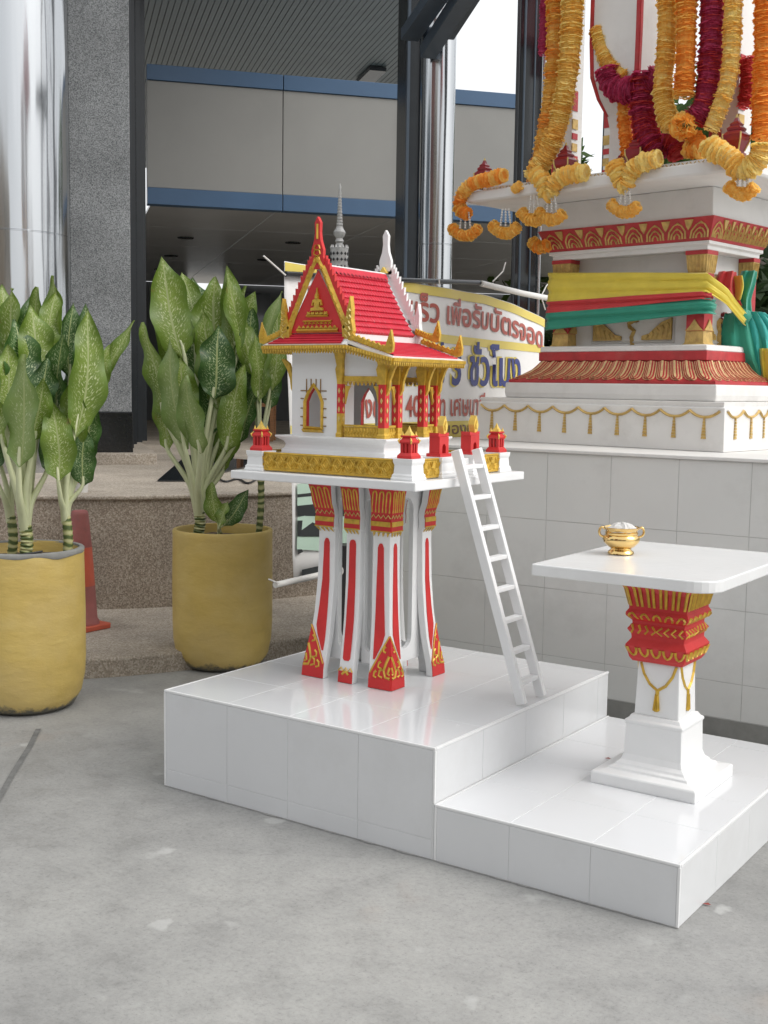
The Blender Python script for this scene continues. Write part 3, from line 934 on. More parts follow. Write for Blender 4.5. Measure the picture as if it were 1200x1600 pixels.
pod = thing('shrine_podium', 'grey tiled wall podium under the tall white shrine', 'podium', (0.3, 2.6, 0))
PX0, PX1, PY0, PY1 = -1.46, 2.6, 1.742, 4.4
b = MB(); b.box(PX0, PX1, PY0 + 0.002, PY1, 0.0, 1.212)
b.build('core', 'grout_dark', pod)
b = MB(); b.box(PX0 - 0.004, PX1, PY0 - 0.001, PY0 + 0.05, 0.0, 0.128)
b.build('bare_footing', 'concrete_base', pod)
fr = fixed((0, PY0 + 0.008, 0), (1, 0, 0), (0, 0, 1), (0, -1, 0))
xs = cuts(PX0, PX1, 0.403 - 6 * 0.309, 0.309)
zs = [0.131, 0.286, 0.595, 0.905, 1.212]
for a, c in zip(xs, xs[1:]):
    for d, f in zip(zs, zs[1:]):
        tile_on(fr, a, c, d, f, pod, 'wall_tile', th=0.008, g=0.0012, wob=0.0006)
fr = fixed((PX0 + 0.004, 0, 0), (0, -1, 0), (0, 0, 1), (-1, 0, 0))
for k in range(8):
    for d, f in zip(zs, zs[1:]):
        tile_on(fr, -(PY0 + 0.012 + (k + 1) * 0.309), -(PY0 + 0.012 + k * 0.309), d, f, pod, 'wall_tile', th=0.008, g=0.0016)
b = MB(); b.box(PX0 - 0.012, PX1 + 0.01, PY0 - 0.012, PY1, 1.2125, 1.228)
b.build('ledge', 'white_old', pod, bevel=0.003)

# ================================================================== SPIRIT HOUSE STAND
CX, CY, HX, HY = -0.724, 0.685, 0.212, 0.188
DEL = [(0.366, 0.0), (0.40, 0.002), (0.45, 0.010), (0.52, 0.022), (0.62, 0.033), (0.75, 0.041), (0.90, 0.044), (0.945, 0.044), (0.955, 0.034), (0.985, 0.034), (1.00, 0.036), (1.02, 0.034), (1.05, 0.026), (1.09, 0.021), (1.12, 0.014), (1.139, 0.004)]
WID = [(0.366, 0.104), (0.45, 0.098), (0.62, 0.084), (0.90, 0.078), (0.945, 0.078), (0.955, 0.090), (1.02, 0.090), (1.09, 0.098), (1.139, 0.116)]
ZS = [0.366, 0.40, 0.45, 0.52, 0.62, 0.75, 0.90, 0.945, 0.955, 0.985, 1.00, 1.02, 1.05, 1.09, 1.12, 1.139]
st = thing('spirit_house_stand', 'white and red footed stand with tray carrying the small spirit house', 'stand', (CX, CY, H1))
def hcorner(z): return interp(DEL, z)
def capital_deco(b, fn, w):
    """red capital with gold leaves; fn(a,z,off), a from 0..w"""
    zz = [0.956, 0.985, 1.00, 1.02, 1.05, 1.09, 1.12, 1.1385]
    wd = lambda z: w if isinstance(w, float) else w(z)
    b.strip(fn, [(0.0, wd(z), z) for z in zz], 0.002, 0)
    for k in range(3):
        W = wd(1.06) / 3
        a = W * (k + 0.5)
        pts = [(a - W * 0.26, 1.03), (a - W * 0.28, 1.085)] + [(x, y) for x, y in arc(a, 1.098, W * 0.28, 180, 0, 5, 0.013)] + [(a + W * 0.28, 1.085), (a + W * 0.26, 1.03)]
        b.ribbon(lambda p, q, t, fn=fn: fn(p, q, 0.002 + t), pts, 0.007, 0.004, 1)
    n = 4
    W = wd(1.01)
    zig = [(W * i / (2 * n), 1.008 + (0.013 if i % 2 else 0.0)) for i in range(2 * n + 1)]
    b.ribbon(lambda p, q, t: fn(p, q, 0.002 + t), zig, 0.005, 0.003, 2)
    b.strip(lambda p, q, t: fn(p, q, 0.002 + t), [(0.001, wd(0.99) - 0.001, 0.978), (0.001, wd(0.99) - 0.001, 0.996)], 0.003, 1)
    b.strip(lambda p, q, t: fn(p, q, 0.002 + t), [(0.001, wd(0.96) - 0.001, 0.9565), (0.001, wd(0.96) - 0.001, 0.961)], 0.003, 1)
    for k in range(4):
        a = wd(0.95) * (k + 0.5) / 4
        b.patch(fn, [(a - 0.006, 0.954), (a, 0.938), (a + 0.006, 0.954)], 0.004, 1)
def flame_pts(s, k=1.0):
    return [(s * x * k, z) for x, z in ((0, 0.0), (0.30, 0.01), (0.42, 0.03), (0.30, 0.05), (0.26, 0.07), (0.0, 0.10))]
for sx in (-1, 1):
    for sy in (-1, 1):
        rings = []
        for z in ZS:
            hx, hy, w = HX - hcorner(z), HY - hcorner(z), interp(WID, z)
            X, Y = CX + sx * hx, CY + sy * hy
            th = 0.030
            q = [(X, Y, z), (X - sx * w, Y, z), (X - sx * w, Y - sy * th, z), (X - sx * th, Y - sy * th, z), (X - sx * th, Y - sy * w * 0.85, z), (X, Y - sy * w * 0.85, z)]
            rings.append(q if sx * sy < 0 else q[::-1])
        b = MB(); b.loft(rings)
        leg = b.build('leg', 'white_paint', st, bevel=0.003)
        for ax in (0, 1):
            sg = 1.0
            if ax == 0:
                fn = lambda a, z, t: Vector((CX + sx * (HX - hcorner(z)) - sx * a, CY + sy * (HY - hcorner(z)) + sy * t, z))
                wf = lambda z: interp(WID, z)
            else:
                fn = lambda a, z, t: Vector((CX + sx * (HX - hcorner(z)) + sx * t, CY + sy * (HY - hcorner(z)) - sy * a, z))
                wf = lambda z: interp(WID, z) * 0.85
            # red stripe tapering, cut by the flame at its foot
            b = MB()
            rows = []
            for z in (0.475, 0.50, 0.535, 0.57, 0.65, 0.75, 0.85, 0.895, 0.905, 0.912):
                w = wf(z)
                half = lerp(0.30, 0.17, min(1, (z - 0.47) / 0.40)) * w
                c = w * 0.52
                if z > 0.90: half *= 0.72 if z < 0.91 else 0.35
                lo = c - half
                hi = c + half
                if z < 0.57:      # slanting cut above the flame panel
                    cut = w * (0.575 - z) / 0.10 * 0.62 + 0.012
                    lo = max(lo, min(cut, hi - 0.002))
                rows.append((lo, hi, z))
            b.strip(fn, rows, 0.0022)
            b.build('red_stripe', 'red_paint', leg)
            # flame panel rising to the outer corner
            b = MB()
            rows = [(0.0, wf(0.37), 0.368), (0.0, wf(0.40), 0.402), (0.0, wf(0.42) * 0.98, 0.425), (0.0, wf(0.45) * 0.80, 0.455), (0.0, wf(0.49) * 0.52, 0.50), (0.0, wf(0.53) * 0.24, 0.54), (0.0, wf(0.56) * 0.03, 0.568)]
            b.strip(fn, rows, 0.003, 0)
            up = lambda p, q, t: fn(p, q, 0.003 + t)
            edge = [(r[1] - 0.004, r[2]) for r in rows[2:]]
            b.ribbon(up, edge, 0.006, 0.003, 1)
            b.ribbon(up, [(0.002, 0.412), (0.024, 0.415), (0.030, 0.440), (0.016, 0.470), (0.002, 0.495)], 0.011, 0.005, 1)
            b.ribbon(up, [(0.002, 0.425), (0.012, 0.430), (0.002, 0.455)], 0.010, 0.004, 1)
            for a, z, s in ((0.045, 0.412, 1), (0.070, 0.409, 0.8), (0.048, 0.445, 0.8), (0.022, 0.505, 0.7)):
                b.ribbon(up, [(a - 0.008 * s, z), (a + 0.009 * s, z + 0.006 * s), (a + 0.004 * s, z + 0.024 * s), (a - 0.010 * s, z + 0.034 * s)], 0.0085, 0.004, 1)
            b.build('flame_panel', ['red_paint', 'gold_paint'], leg)
            b = MB()
            capital_deco(b, fn, wf)
            b.build('capital', ['red_paint', 'gold_paint', 'pale_gold'], leg)
# middle legs on the long sides
for sy in (-1, 1):
    MW = 0.066
    rings = []
    for z in ZS:
        Y = CY + sy * (HY - hcorner(z) + 0.002)
        w = MW * (1.0 + (0.12 if z > 0.95 else 0) + max(0, z - 1.02) * 1.6)
        q = [(CX - w / 2, Y, z), (CX + w / 2, Y, z), (CX + w / 2, Y - sy * 0.034, z), (CX - w / 2, Y - sy * 0.034, z)]
        rings.append(q if sy < 0 else q[::-1])
    b = MB(); b.loft(rings)
    leg = b.build('leg', 'white_paint', st, bevel=0.003)
    wz = lambda z: MW * (1.0 + (0.12 if z > 0.95 else 0) + max(0, z - 1.02) * 1.6)
    fn = lambda a, z, t: Vector((CX - wz(z) / 2 + a, CY + sy * (HY - hcorner(z) + 0.002) + sy * t, z))
    b = MB()
    b.strip(fn, [(0.020, 0.042, 0.452), (0.014, 0.048, 0.460), (0.013, 0.049, 0.60), (0.015, 0.047, 0.75), (0.016, 0.046, 0.90), (0.020, 0.042, 0.912), (0.028, 0.034, 0.916)], 0.0022)
    b.build('red_stripe', 'red_paint', leg)
    b = MB()
    b.strip(fn, [(0.0, MW, 0.368), (0.0, MW, 0.412)], 0.003, 0)
    zig = [(MW * i / 6, 0.412 + (0.014 if i % 2 else 0)) for i in range(7)]
    b.ribbon(lambda p, q, t: fn(p, q, 0.003 + t), zig, 0.006, 0.003, 1)
    b.ribbon(lambda p, q, t: fn(p, q, 0.003 + t), [(0.018, 0.400), (0.033, 0.412), (0.048, 0.400)], 0.010, 0.003, 1)
    b.build('foot_panel', ['red_paint', 'gold_paint'], leg)
    b = MB(); capital_deco(b, fn, wz)
    b.build('capital', ['red_paint', 'gold_paint', 'pale_gold'], leg)
# slotted panels between the legs
def slot(a0, a1, b0, b1, n=7):
    r = (a1 - a0) / 2
    c = (a0 + a1) / 2
    return arc(c, b0 + r, r, 180, 360, n) + [(a1, lerp(b0 + r, b1 - r, t)) for t in (0.33, 0.66)] + arc(c, b1 - r, r, 0, 180, n) + [(a0, lerp(b1 - r, b0 + r, t)) for t in (0.33, 0.66)]
iy = HY - 0.044 - 0.022
ix = HX - 0.044 - 0.022
for sy in (-1, 1):
    fn = fixed((CX, CY + sy * iy, 0), (1, 0, 0), (0, 0, 1), (0, sy, 0))
    for s in (-1, 1):
        a0, a1 = sorted((s * 0.026, s * 0.125))
        c0, c1 = sorted((s * 0.040, s * 0.088))
        b = MB(); b.holed(fn, (a0, a1, 0.438, 1.1395), slot(c0, c1, 0.485, 1.075), 0.018)
        b.build('slotted_panel', 'white_paint', st, bevel=0.002)
for sx in (-1, 1):
    fn = fixed((CX + sx * ix, CY, 0), (0, 1, 0), (0, 0, 1), (sx, 0, 0))
    b = MB(); b.holed(fn, (-0.105, 0.105, 0.438, 1.1395), slot(-0.045, 0.045, 0.490, 1.075, 9), 0.018)
    b.build('slotted_panel', 'white_paint', st, bevel=0.002)
# tray
TX0, TX1, TY0, TY1 = -1.136, -0.290, 0.300, 1.085
b = MB()
b.box(TX0, TX1, TY0, TY1, 1.1405, 1.172)
tray = b.build('tray', 'white_paint', st, bevel=0.004)
b = MB()
IN = 0.045
b.box(TX0 + IN + 0.012, TX1 - IN - 0.012, TY0 + IN + 0.012, TY1 - IN - 0.012, 1.1725, 1.236)
b.build('deck', 'white_paint', tray, bevel=0.003)
def pedestal(x, y, s=0.046, name='pedestal'):
    b = MB()
    b.square([(s, 1.1725), (s, 1.180), (s * 0.94, 1.183), (s * 0.94, 1.190), (s * 0.84, 1.196), (s * 0.80, 1.225), (s * 0.88, 1.236), (s * 0.90, 1.248)], (x, y))
    return b.build(name, 'white_paint', st, bevel=0.0015)
pc = IN + 0.038
corners = [(TX0 + pc, TY0 + pc), (TX1 - pc, TY0 + pc), (TX1 - pc, TY1 - pc), (TX0 + pc, TY1 - pc)]
gate = [(TX1 - pc + 0.006, CY - 0.115), (TX1 - pc + 0.006, CY + 0.105)]
for x, y in corners + gate:
    pedestal(x, y)
def gold_band(fn, a0, a1):
    b = MB()
    z0, z1 = 1.176, 1.246
    b.patch(fn, [(a0, z0), (a1, z0), (a1, z1), (a0, z1)], 0.008, 0)
    up = lambda p, q, t: fn(p, q, 0.008 + t)
    b.ribbon(up, [(a0 + 0.004, z0 + 0.004), (a1 - 0.004, z0 + 0.004), (a1 - 0.004, z1 - 0.004), (a0 + 0.004, z1 - 0.004), (a0 + 0.004, z0 + 0.004)], 0.006, 0.004, 0)
    n = max(1, round((a1 - a0) / 0.052))
    W = (a1 - a0) / n
    for i in range(n):
        c = a0 + W * (i + 0.5)
        m = (z0 + z1) / 2
        for r in (0.020, 0.011):
            b.ribbon(up, [(c + dx * r, m + dz * r) for dx, dz in ((-1, 0), (-0.5, 0.7), (0, 1.2), (0.5, 0.7), (1, 0), (0.5, -0.7), (0, -1.2), (-0.5, -0.7), (-1, 0))], 0.005, 0.004, 0)
        for dx in (-0.5, 0.5):
            b.ribbon(up, [(c + dx * W - 0.008, z1 - 0.012), (c + dx * W, m + 0.006), (c + dx * W + 0.008, z1 - 0.012)], 0.005, 0.004, 0) if abs(dx * W) < W else None
            b.ribbon(up, [(c + dx * W * 0.92 - 0.008, z0 + 0.012), (c + dx * W * 0.92, m - 0.006), (c + dx * W * 0.92 + 0.004, z0 + 0.012)], 0.005, 0.004, 0)
    return b.build('gold_frieze', 'gold_paint', st)
fo = IN + 0.012
xa, xb_ = TX0 + pc + 0.042, TX1 - pc - 0.042
gold_band(fixed((0, TY0 + fo, 0), (1, 0, 0), (0, 0, 1), (0, -1, 0)), xa, xb_)
gold_band(fixed((0, TY1 - fo, 0), (-1, 0, 0), (0, 0, 1), (0, 1, 0)), -xb_, -xa)
fr = fixed((TX1 - fo, 0, 0), (0, 1, 0), (0, 0, 1), (1, 0, 0))
gold_band(fr, TY0 + pc + 0.042, gate[0][1] - 0.044)
gold_band(fr, gate[1][1] + 0.044, TY1 - pc - 0.042)
gold_band(fixed((TX0 + fo, 0, 0), (0, -1, 0), (0, 0, 1), (-1, 0, 0)), -(TY1 - pc - 0.042), -(TY0 + pc + 0.042))
# red lanterns on the corner pedestals
def lantern(x, y, z, k, parent, red='red_paint', gold='gold_paint', asname='lantern'):
    b = MB()
    b.square([(0.040 * k, z), (0.040 * k, z + 0.012 * k), (0.034 * k, z + 0.020 * k), (0.030 * k, z + 0.026 * k)], (x, y), 0)
    for sx in (-1, 1):
        for sy in (-1, 1):
            b.square([(0.0070 * k, z + 0.025 * k), (0.0078 * k, z + 0.072 * k)], (x + sx * 0.022 * k, y + sy * 0.022 * k), 0)
    for sx, sy in ((0, -1), (0, 1), (1, 0), (-1, 0)):
        b.square([(0.0048 * k, z + 0.025 * k), (0.0060 * k, z + 0.072 * k)], (x + sx * 0.024 * k, y + sy * 0.024 * k), 0)
    b.square([(0.034 * k, z + 0.070 * k), (0.036 * k, z + 0.078 * k), (0.027 * k, z + 0.088 * k), (0.022 * k, z + 0.096 * k), (0.029 * k, z + 0.099 * k), (0.029 * k, z + 0.106 * k)], (x, y), 0)
    for sx in (-1, 1):
        for sy in (-1, 1):
            b.tube([(x + sx * 0.031 * k, y + sy * 0.031 * k, z + 0.068 * k), (x + sx * 0.036 * k, y + sy * 0.036 * k, z + 0.082 * k), (x + sx * 0.026 * k, y + sy * 0.026 * k, z + 0.095 * k)], [0.003 * k, 0.005 * k, 0.002 * k], 6, 1)
    b.square([(0.020 * k, z + 0.106 * k), (0.014 * k, z + 0.116 * k), (0.008 * k, z + 0.128 * k), (0.001 * k, z + 0.150 * k)], (x, y), 1)
    for sx in (-1, 1):
        for sy in (-1, 1):
            b.square([(0.005 * k, z + 0.106 * k), (0.0005, z + 0.126 * k)], (x + sx * 0.022 * k, y + sy * 0.022 * k), 1)
    return b.build(asname, [red, gold], parent, bevel=0.001 if asname == 'lantern' else 0, seg=1)
for x, y in corners:
    lantern(x, y, 1.2485, 0.76, st, gold='yellow_flame')
# small red gate figures with gold flame
for (x, y), sg in zip(gate, (-1, 1)):
    fn = fixed((x, y, 1.2485), (0, 1, 0), (0, 0, 1), (1, 0, 0))
    b = MB()
    b.box(x - 0.030, x + 0.030, y - 0.038, y + 0.038, 1.2485, 1.260)
    f2 = lambda a, z, t: fn(a, z, 0.022 + t)
    b.holed(f2, (-0.031, 0.031, 0.0115, 0.072), [(-0.012, 0.012)] + [(0.012, 0.012)] + [(p, q) for p, q in arc(0, 0.030, 0.012, 0, 180, 6, 0.016)], 0.044)
    b.patch(lambda a, z, t: fn(a, z, -0.02 + t), [(-0.034, 0.0725), (0.034, 0.0725), (0.036, 0.086), (0.0, 0.080), (-0.036, 0.086)], 0.04)
    b.build('gate_figure', 'red_paint', st)
    b = MB()
    fl = [(0.010, 0.078), (0.030, 0.088), (0.036, 0.112), (0.030, 0.128), (0.020, 0.146), (0.010, 0.130), (0.004, 0.112), (0.008, 0.095)]
    b.patch(lambda a, z, t: fn(a, z, -0.012 + t), fl, 0.026)
    b.patch(lambda a, z, t: fn(a, z, 0.014 + t), [((p - 0.02) * 0.5 + 0.02, (q - 0.11) * 0.5 + 0.11) for p, q in fl], 0.005)
    b.build('gate_flame', 'yellow_flame', st)

# ================================================================== SPIRIT HOUSE
HZ = 1.2365
hs_ = thing('spirit_house', 'small white spirit house with red tiled roof and gold trim', 'spirit house', (-0.80, 0.69, HZ))
X0, X1, XP = -1.000, -0.775, -0.575      # main room, porch front
Y0, Y1 = 0.502, 0.878
ZB = 1.306                                # floor level
ZW = 1.625                                # wall head
b = MB()
def ring(x0, x1, y0, y1, z): return [(x0, y0, z), (x1, y0, z), (x1, y1, z), (x0, y1, z)]
pr = [(0.012, HZ), (0.012, 1.252), (0.004, 1.258), (0.0, 1.272), (0.006, 1.284), (0.026, 1.296), (0.030, 1.300), (0.030, ZB)]
b.loft([ring(X0 - 0.02 - d, XP + 0.02 + d, Y0 - 0.012 - d, Y1 + 0.012 + d, z) for d, z in pr])
b.build('base', 'white_paint', hs_, bevel=0.0015)
# walls of the room
fnl = fixed((0, Y0, 0), (1, 0, 0), (0, 0, 1), (0, -1, 0))
wc, ww = -0.893, 0.036
whole = [(wc - ww, 1.338), (wc, 1.338), (wc + ww, 1.338), (wc + ww, 1.39), (wc + ww, 1.435), (wc + ww * 0.62, 1.464), (wc, 1.492), (wc - ww * 0.62, 1.464), (wc - ww, 1.435), (wc - ww, 1.39)]
def wall_taper(f):
    return f
b = MB(); b.holed(fnl, (X0, X1, ZB, ZW), whole, 0.018, 0, 1)
wl_ = b.build('wall', ['white_paint', 'red_paint'], hs_)
b = MB(); b.box(X0, X0 + 0.016, Y0 + 0.0185, Y1 - 0.0185, ZB, ZW); b.build('wall', 'white_paint', hs_)
fnb = fixed((0, Y1, 0), (-1, 0, 0), (0, 0, 1), (0, 1, 0))
b = MB(); b.holed(fnb, (-X1, -X0, ZB, ZW), [(-p, q) for p, q in whole][::-1], 0.018, 0, 1); b.build('wall', ['white_paint', 'red_paint'], hs_)
b = MB(); b.box(X1 - 0.016, X1 - 0.0005, Y0 + 0.0185, Y0 + 0.10, ZB, ZW); b.box(X1 - 0.016, X1 - 0.0005, Y1 - 0.10, Y1 - 0.0185, ZB, ZW); b.box(X1 - 0.016, X1 - 0.0005, Y0 + 0.10, Y1 - 0.10, 1.52, ZW)
b.build('wall', 'white_paint', hs_)
# gold window frame, red reveal and stick lattice
for yy, nn, ex in ((Y0, -1, 1), (Y1, 1, -1)):
    fn = fixed((0, yy, 0), (1, 0, 0), (0, 0, 1), (0, nn, 0))
    win = MB()
    fr_pts = [(wc - ww - 0.006, 1.336), (wc - ww - 0.006, 1.436), (wc - ww * 0.62 - 0.004, 1.470), (wc, 1.502), (wc + ww * 0.62 + 0.004, 1.470), (wc + ww + 0.006, 1.436), (wc + ww + 0.006, 1.336), (wc - ww - 0.006, 1.336)]
    win.ribbon(fn, fr_pts, 0.014, 0.012, 0)
    win.ribbon(fn, [(wc - ww - 0.014, 1.328), (wc + ww + 0.014, 1.328)], 0.018, 0.012, 0)
    w_ = win.build('window_frame', 'gold_paint', hs_)
    for z in (1.345, 1.378, 1.411, 1.448, 1.478):
        for s in (-1, 1):
            r0 = ww + 0.012 if z < 1.46 else 0.018
            b = MB(); b.tube([fn(wc + s * r0, z, 0.002), fn(wc + s * (ww + 0.026), z, 0.002)], 0.0021, 6)
            b.build('lattice_stick', 'bronze_stick', w_)
    for x in (-0.034, -0.012, 0.012, 0.034):
        z0 = 1.470 if abs(x) > 0.02 else 1.492
        b = MB(); b.tube([fn(wc + x, z0, 0.002), fn(wc + x, 1.523, 0.002)], 0.0021, 6)
        b.build('lattice_stick', 'bronze_stick', w_)
# porch columns, red with gold diamonds
def column(x, y, h0=1.345, thin=1.0):
    s = 0.0145 * thin
    b = MB()
    b.square([(s * 1.25, ZB), (s * 1.25, 1.318), (s, 1.324), (s, h0)], (x, y), 1)
    b.square([(s, h0), (s, 1.505)], (x, y), 0)
    b.square([(s, 1.505), (s * 1.1, 1.52), (s * 1.5, 1.56), (s * 1.2, 1.575), (s * 1.9, ZW)], (x, y), 1)
    for z in (1.375, 1.410, 1.445, 1.480):
        for ex, n in (((1, 0, 0), (0, -1, 0)), ((0, 1, 0), (1, 0, 0)), ((-1, 0, 0), (0, 1, 0))):
            fn = fixed(Vector((x, y, 0)) + Vector(n) * s, ex, (0, 0, 1), n)
            b.patch(fn, [(0, z - 0.011), (0.005, z), (0, z + 0.011), (-0.005, z)], 0.0025, 2)
    b.build('porch_column', ['red_paint', 'gold_paint', 'pale_gold'], hs_)
cols = [(XP, Y0 + 0.012), (XP, 0.602), (XP, 0.778), (XP, Y1 - 0.012)]
for x, y in cols: column(x, y, 1.345)
for y in (Y0 + 0.008, Y1 - 0.008): column(X1 + 0.006, y, 1.395, 0.75)
# gold rails, headers and hanging brackets between the columns
def porch_bay(p, q, n, header=True):
    p, q, n = Vector(p), Vector(q), Vector(n)
    L = (q - p).length
    ex = (q - p).normalized()
    fn = fixed(p, ex, (0, 0, 1), n)
    b = MB()
    b.patch(lambda a, z, t: fn(a, z, t - 0.006), [(0.004, ZB + 0.001), (L - 0.004, ZB + 0.001), (L - 0.004, 1.345), (0.004, 1.345)], 0.010)
    b.patch(lambda a, z, t: fn(a, z, t - 0.008), [(0.002, 1.346), (L - 0.002, 1.346), (L - 0.002, 1.354), (0.002, 1.354)], 0.016)
    m = max(2, int(L / 0.014))
    for i in range(m):
        a = L * (i + 0.5) / m
        b.ribbon(lambda x, z, t: fn(x, z, 0.004 + t), [(a, ZB + 0.004), (a - 0.004, 1.318), (a + 0.004, 1.330), (a, 1.343)], 0.005, 0.004)
    b.build('railing', 'gold_paint', hs_)
    if header:
        b = MB()
        b.patch(lambda a, z, t: fn(a, z, t - 0.005), [(0.004, 1.515), (L - 0.004, 1.515), (L - 0.004, 1.535), (0.004, 1.535)], 0.012)
        k = max(3, int(L / 0.018))
        for i in range(k):
            a = L * (i + 0.5) / k
            b.patch(lambda x, z, t: fn(x, z, t - 0.003), [(a - 0.007, 1.5145), (a, 1.500), (a + 0.007, 1.5145)], 0.008)
        b.build('header', 'gold_paint', hs_)
        b = MB()
        b.patch(lambda a, z, t: fn(a, z, t - 0.008), [(0.002, 1.536), (L - 0.002, 1.536), (L - 0.002, ZW), (0.002, ZW)], 0.010)
        b.build('lintel', 'white_paint', hs_)
    for s in (0, 1):
        b = MB()
        a = (lambda x: x) if s == 0 else (lambda x: L - x)
        b.patch(lambda x, z, t: fn(a(x), z, t - 0.004), [(0.006, 1.43), (0.012, 1.455), (0.018, 1.48), (0.03, 1.499), (0.006, 1.499)][:: 1 if s == 0 else -1], 0.008)
        b.build('bracket', 'gold_paint', hs_)
porch_bay((X1 + 0.02, Y0 + 0.010, 0), (XP - 0.015, Y0 + 0.010, 0), (0, -1, 0))
porch_bay((XP - 0.015, Y1 - 0.010, 0), (X1 + 0.02, Y1 - 0.010, 0), (0, 1, 0))
porch_bay((XP, Y0 + 0.028, 0), (XP, 0.586, 0), (1, 0, 0), False)
porch_bay((XP, 0.794, 0), (XP, Y1 - 0.028, 0), (1, 0, 0), False)
# eave brackets leaning out from the walls
for x, y, dx, dy in ((X0, Y0 + 0.03, -1, 0), (X0, Y1 - 0.03, -1, 0), (XP, Y0 + 0.012, 1, 0), (XP, 0.602, 1, 0), (XP, 0.778, 1, 0), (XP, Y1 - 0.012, 1, 0)):
    b = MB()
    sc = 1.0
    pts = [(0.0, 1.46), (0.014, 1.485), (0.018, 1.52), (0.034, 1.56), (0.062, 1.598), (0.050, 1.600), (0.022, 1.582), (0.006, 1.53)]
    n = Vector((-dy, dx, 0))
    o = Vector((x, y, 0)) + Vector((dx, dy, 0)) * 0.012 - n * 0.006
    b.prism([o + Vector((dx, dy, 0)) * p + Vector((0, 0, q)) for p, q in pts], n * 0.012)
    b.build('eave_bracket', 'gold_paint', hs_)

# ---- roof
RX, RZ = -0.848, 1.935
YG0, YG1 = 0.470, 0.905                      # gable planes
roof = MB()
GW = 0.150
roof.prism([(RX - GW, YG0 + 0.004, 1.692), (RX + GW, YG0 + 0.004, 1.692), (RX + 0.006, YG0 + 0.004, RZ), (RX - 0.006, YG0 + 0.004, RZ)], (0, YG1 - YG0 - 0.008, 0))
roof_o = roof.build('roof', 'white_paint', hs_)
# courses of roof tiles on both slopes, each lapping the next
NR = 11
for s in (-1, 1):
    for i in range(NR):
        t0, t1 = i / NR, (i + 1) / NR
        sag = lambda t: 0.010 * math.sin(math.pi * t)
        pa = Vector((RX + s * lerp(GW, 0.008, t0) - s * sag(t0) * 0.6, 0, lerp(1.694, RZ - 0.004, t0)))
        pb = Vector((RX + s * lerp(GW, 0.008, t1) - s * sag(t1) * 0.6, 0, lerp(1.694, RZ - 0.004, t1)))
        nrm = Vector((s * 0.85, 0, 0.53))
        a0, a1 = pa + nrm * 0.012, pb + nrm * 0.005
        b = MB()
        y0, y1 = YG0 + 0.018, YG1 - 0.018
        n = 22
        for k in range(n):        # single shingles with a gap between
            ya, yb = lerp(y0, y1, k / n) + 0.0006, lerp(y0, y1, (k + 1) / n) - 0.0006
            j = random.uniform(-0.0008, 0.0008)
            b.add([(a0.x + j, ya, a0.z), (a0.x + j, yb, a0.z), (a1.x, yb, a1.z), (a1.x, ya, a1.z), (pa.x, ya, pa.z - 0.002), (pa.x, yb, pa.z - 0.002)],
                  [(0, 1, 2, 3) if s > 0 else (3, 2, 1, 0), (4, 5, 1, 0) if s > 0 else (0, 1, 5, 4)])
        c = b.build('tile_course', 'roof_red', roof_o)
        c['kind'] = 'stuff'
    b = MB()      # scalloped ridge flashing
    n = 16
    for k in range(n):
        ya, yb = lerp(YG0 + 0.02, YG1 - 0.02, k / n), lerp(YG0 + 0.02, YG1 - 0.02, (k + 1) / n)
        ym = (ya + yb) / 2
        for f0, f1 in (((ya, 0.018), (ym, 0.032)), ((ym, 0.032), (yb, 0.018))):
            (y_a, d0), (y_b, d1) = f0, f1
            P = lambda y, d: (RX + s * (0.004 + d * 0.58) + s * 0.012, y, RZ - d * 0.92 + 0.010)
            b.add([P(y_a, 0), P(y_b, 0), P(y_b, d1), P(y_a, d0)], [(0, 1, 2, 3), (3, 2, 1, 0)])
    c = b.build('ridge_scallops', 'roof_red', roof_o); c['kind'] = 'stuff'
b = MB(); b.beam((RX, YG0 + 0.01, RZ + 0.010), (RX, YG1 - 0.01, RZ + 0.010), 0.024, 0.012)
b.build('ridge_cap', 'white_paint', roof_o, bevel=0.003)
# white verge under the upper roof and lower roof skirts
b = MB(); b.box(RX - GW - 0.002, RX + GW + 0.002, YG0 + 0.002, YG1 - 0.002, 1.655, 1.6915)
b.build('verge_band', 'white_paint', roof_o)
EX0, EX1, EY0, EY1 = -1.088, -0.688, 0.430, 0.945
ZE = 1.650
PXE, PZE, PY0_, PY1_ = -0.490, 1.604, 0.442, 0.938
TH = 0.012
def skirt(poly, rows, dirv, name='roof_skirt'):
    """white slab with red lapped courses on top; poly = [eave a, eave b, top b, top a]"""
    p = [Vector(q) for q in poly]
    n = (p[1] - p[0]).cross(p[3] - p[0]).normalized()
    if n.z < 0: n = -n
    b = MB()
    b.add([*p, *[q - n * TH for q in p]], [(0, 1, 2, 3), (7, 6, 5, 4), (0, 4, 5, 1), (1, 5, 6, 2), (2, 6, 7, 3), (3, 7, 4, 0)])
    o = b.build(name, 'white_paint', hs_)
    b = MB()
    m = 0.055
    q = [p[0].lerp(p[1], m), p[1].lerp(p[0], m), p[2].lerp(p[3], m * 0.7), p[3].lerp(p[2], m * 0.7)]
    for i in range(rows):
        t0, t1 = lerp(0.07, 1.0, i / rows), lerp(0.07, 1.0, (i + 1) / rows)
        A, B_ = q[0].lerp(q[3], t0), q[1].lerp(q[2], t0)
        C_, D = q[1].lerp(q[2], t1), q[0].lerp(q[3], t1)
        b.add([A + n * 0.006, B_ + n * 0.006, C_ + n * 0.0025, D + n * 0.0025, A, B_], [(0, 1, 2, 3), (4, 5, 1, 0)])
    c = b.build('tile_course', 'roof_red', o); c['kind'] = 'stuff'
    return o
zt = 1.690
skirt([(EX0, EY0, ZE), (EX1, EY0, ZE), (RX + GW - 0.004, YG0, zt), (RX - GW - 0.008, YG0, zt)], 4, None)
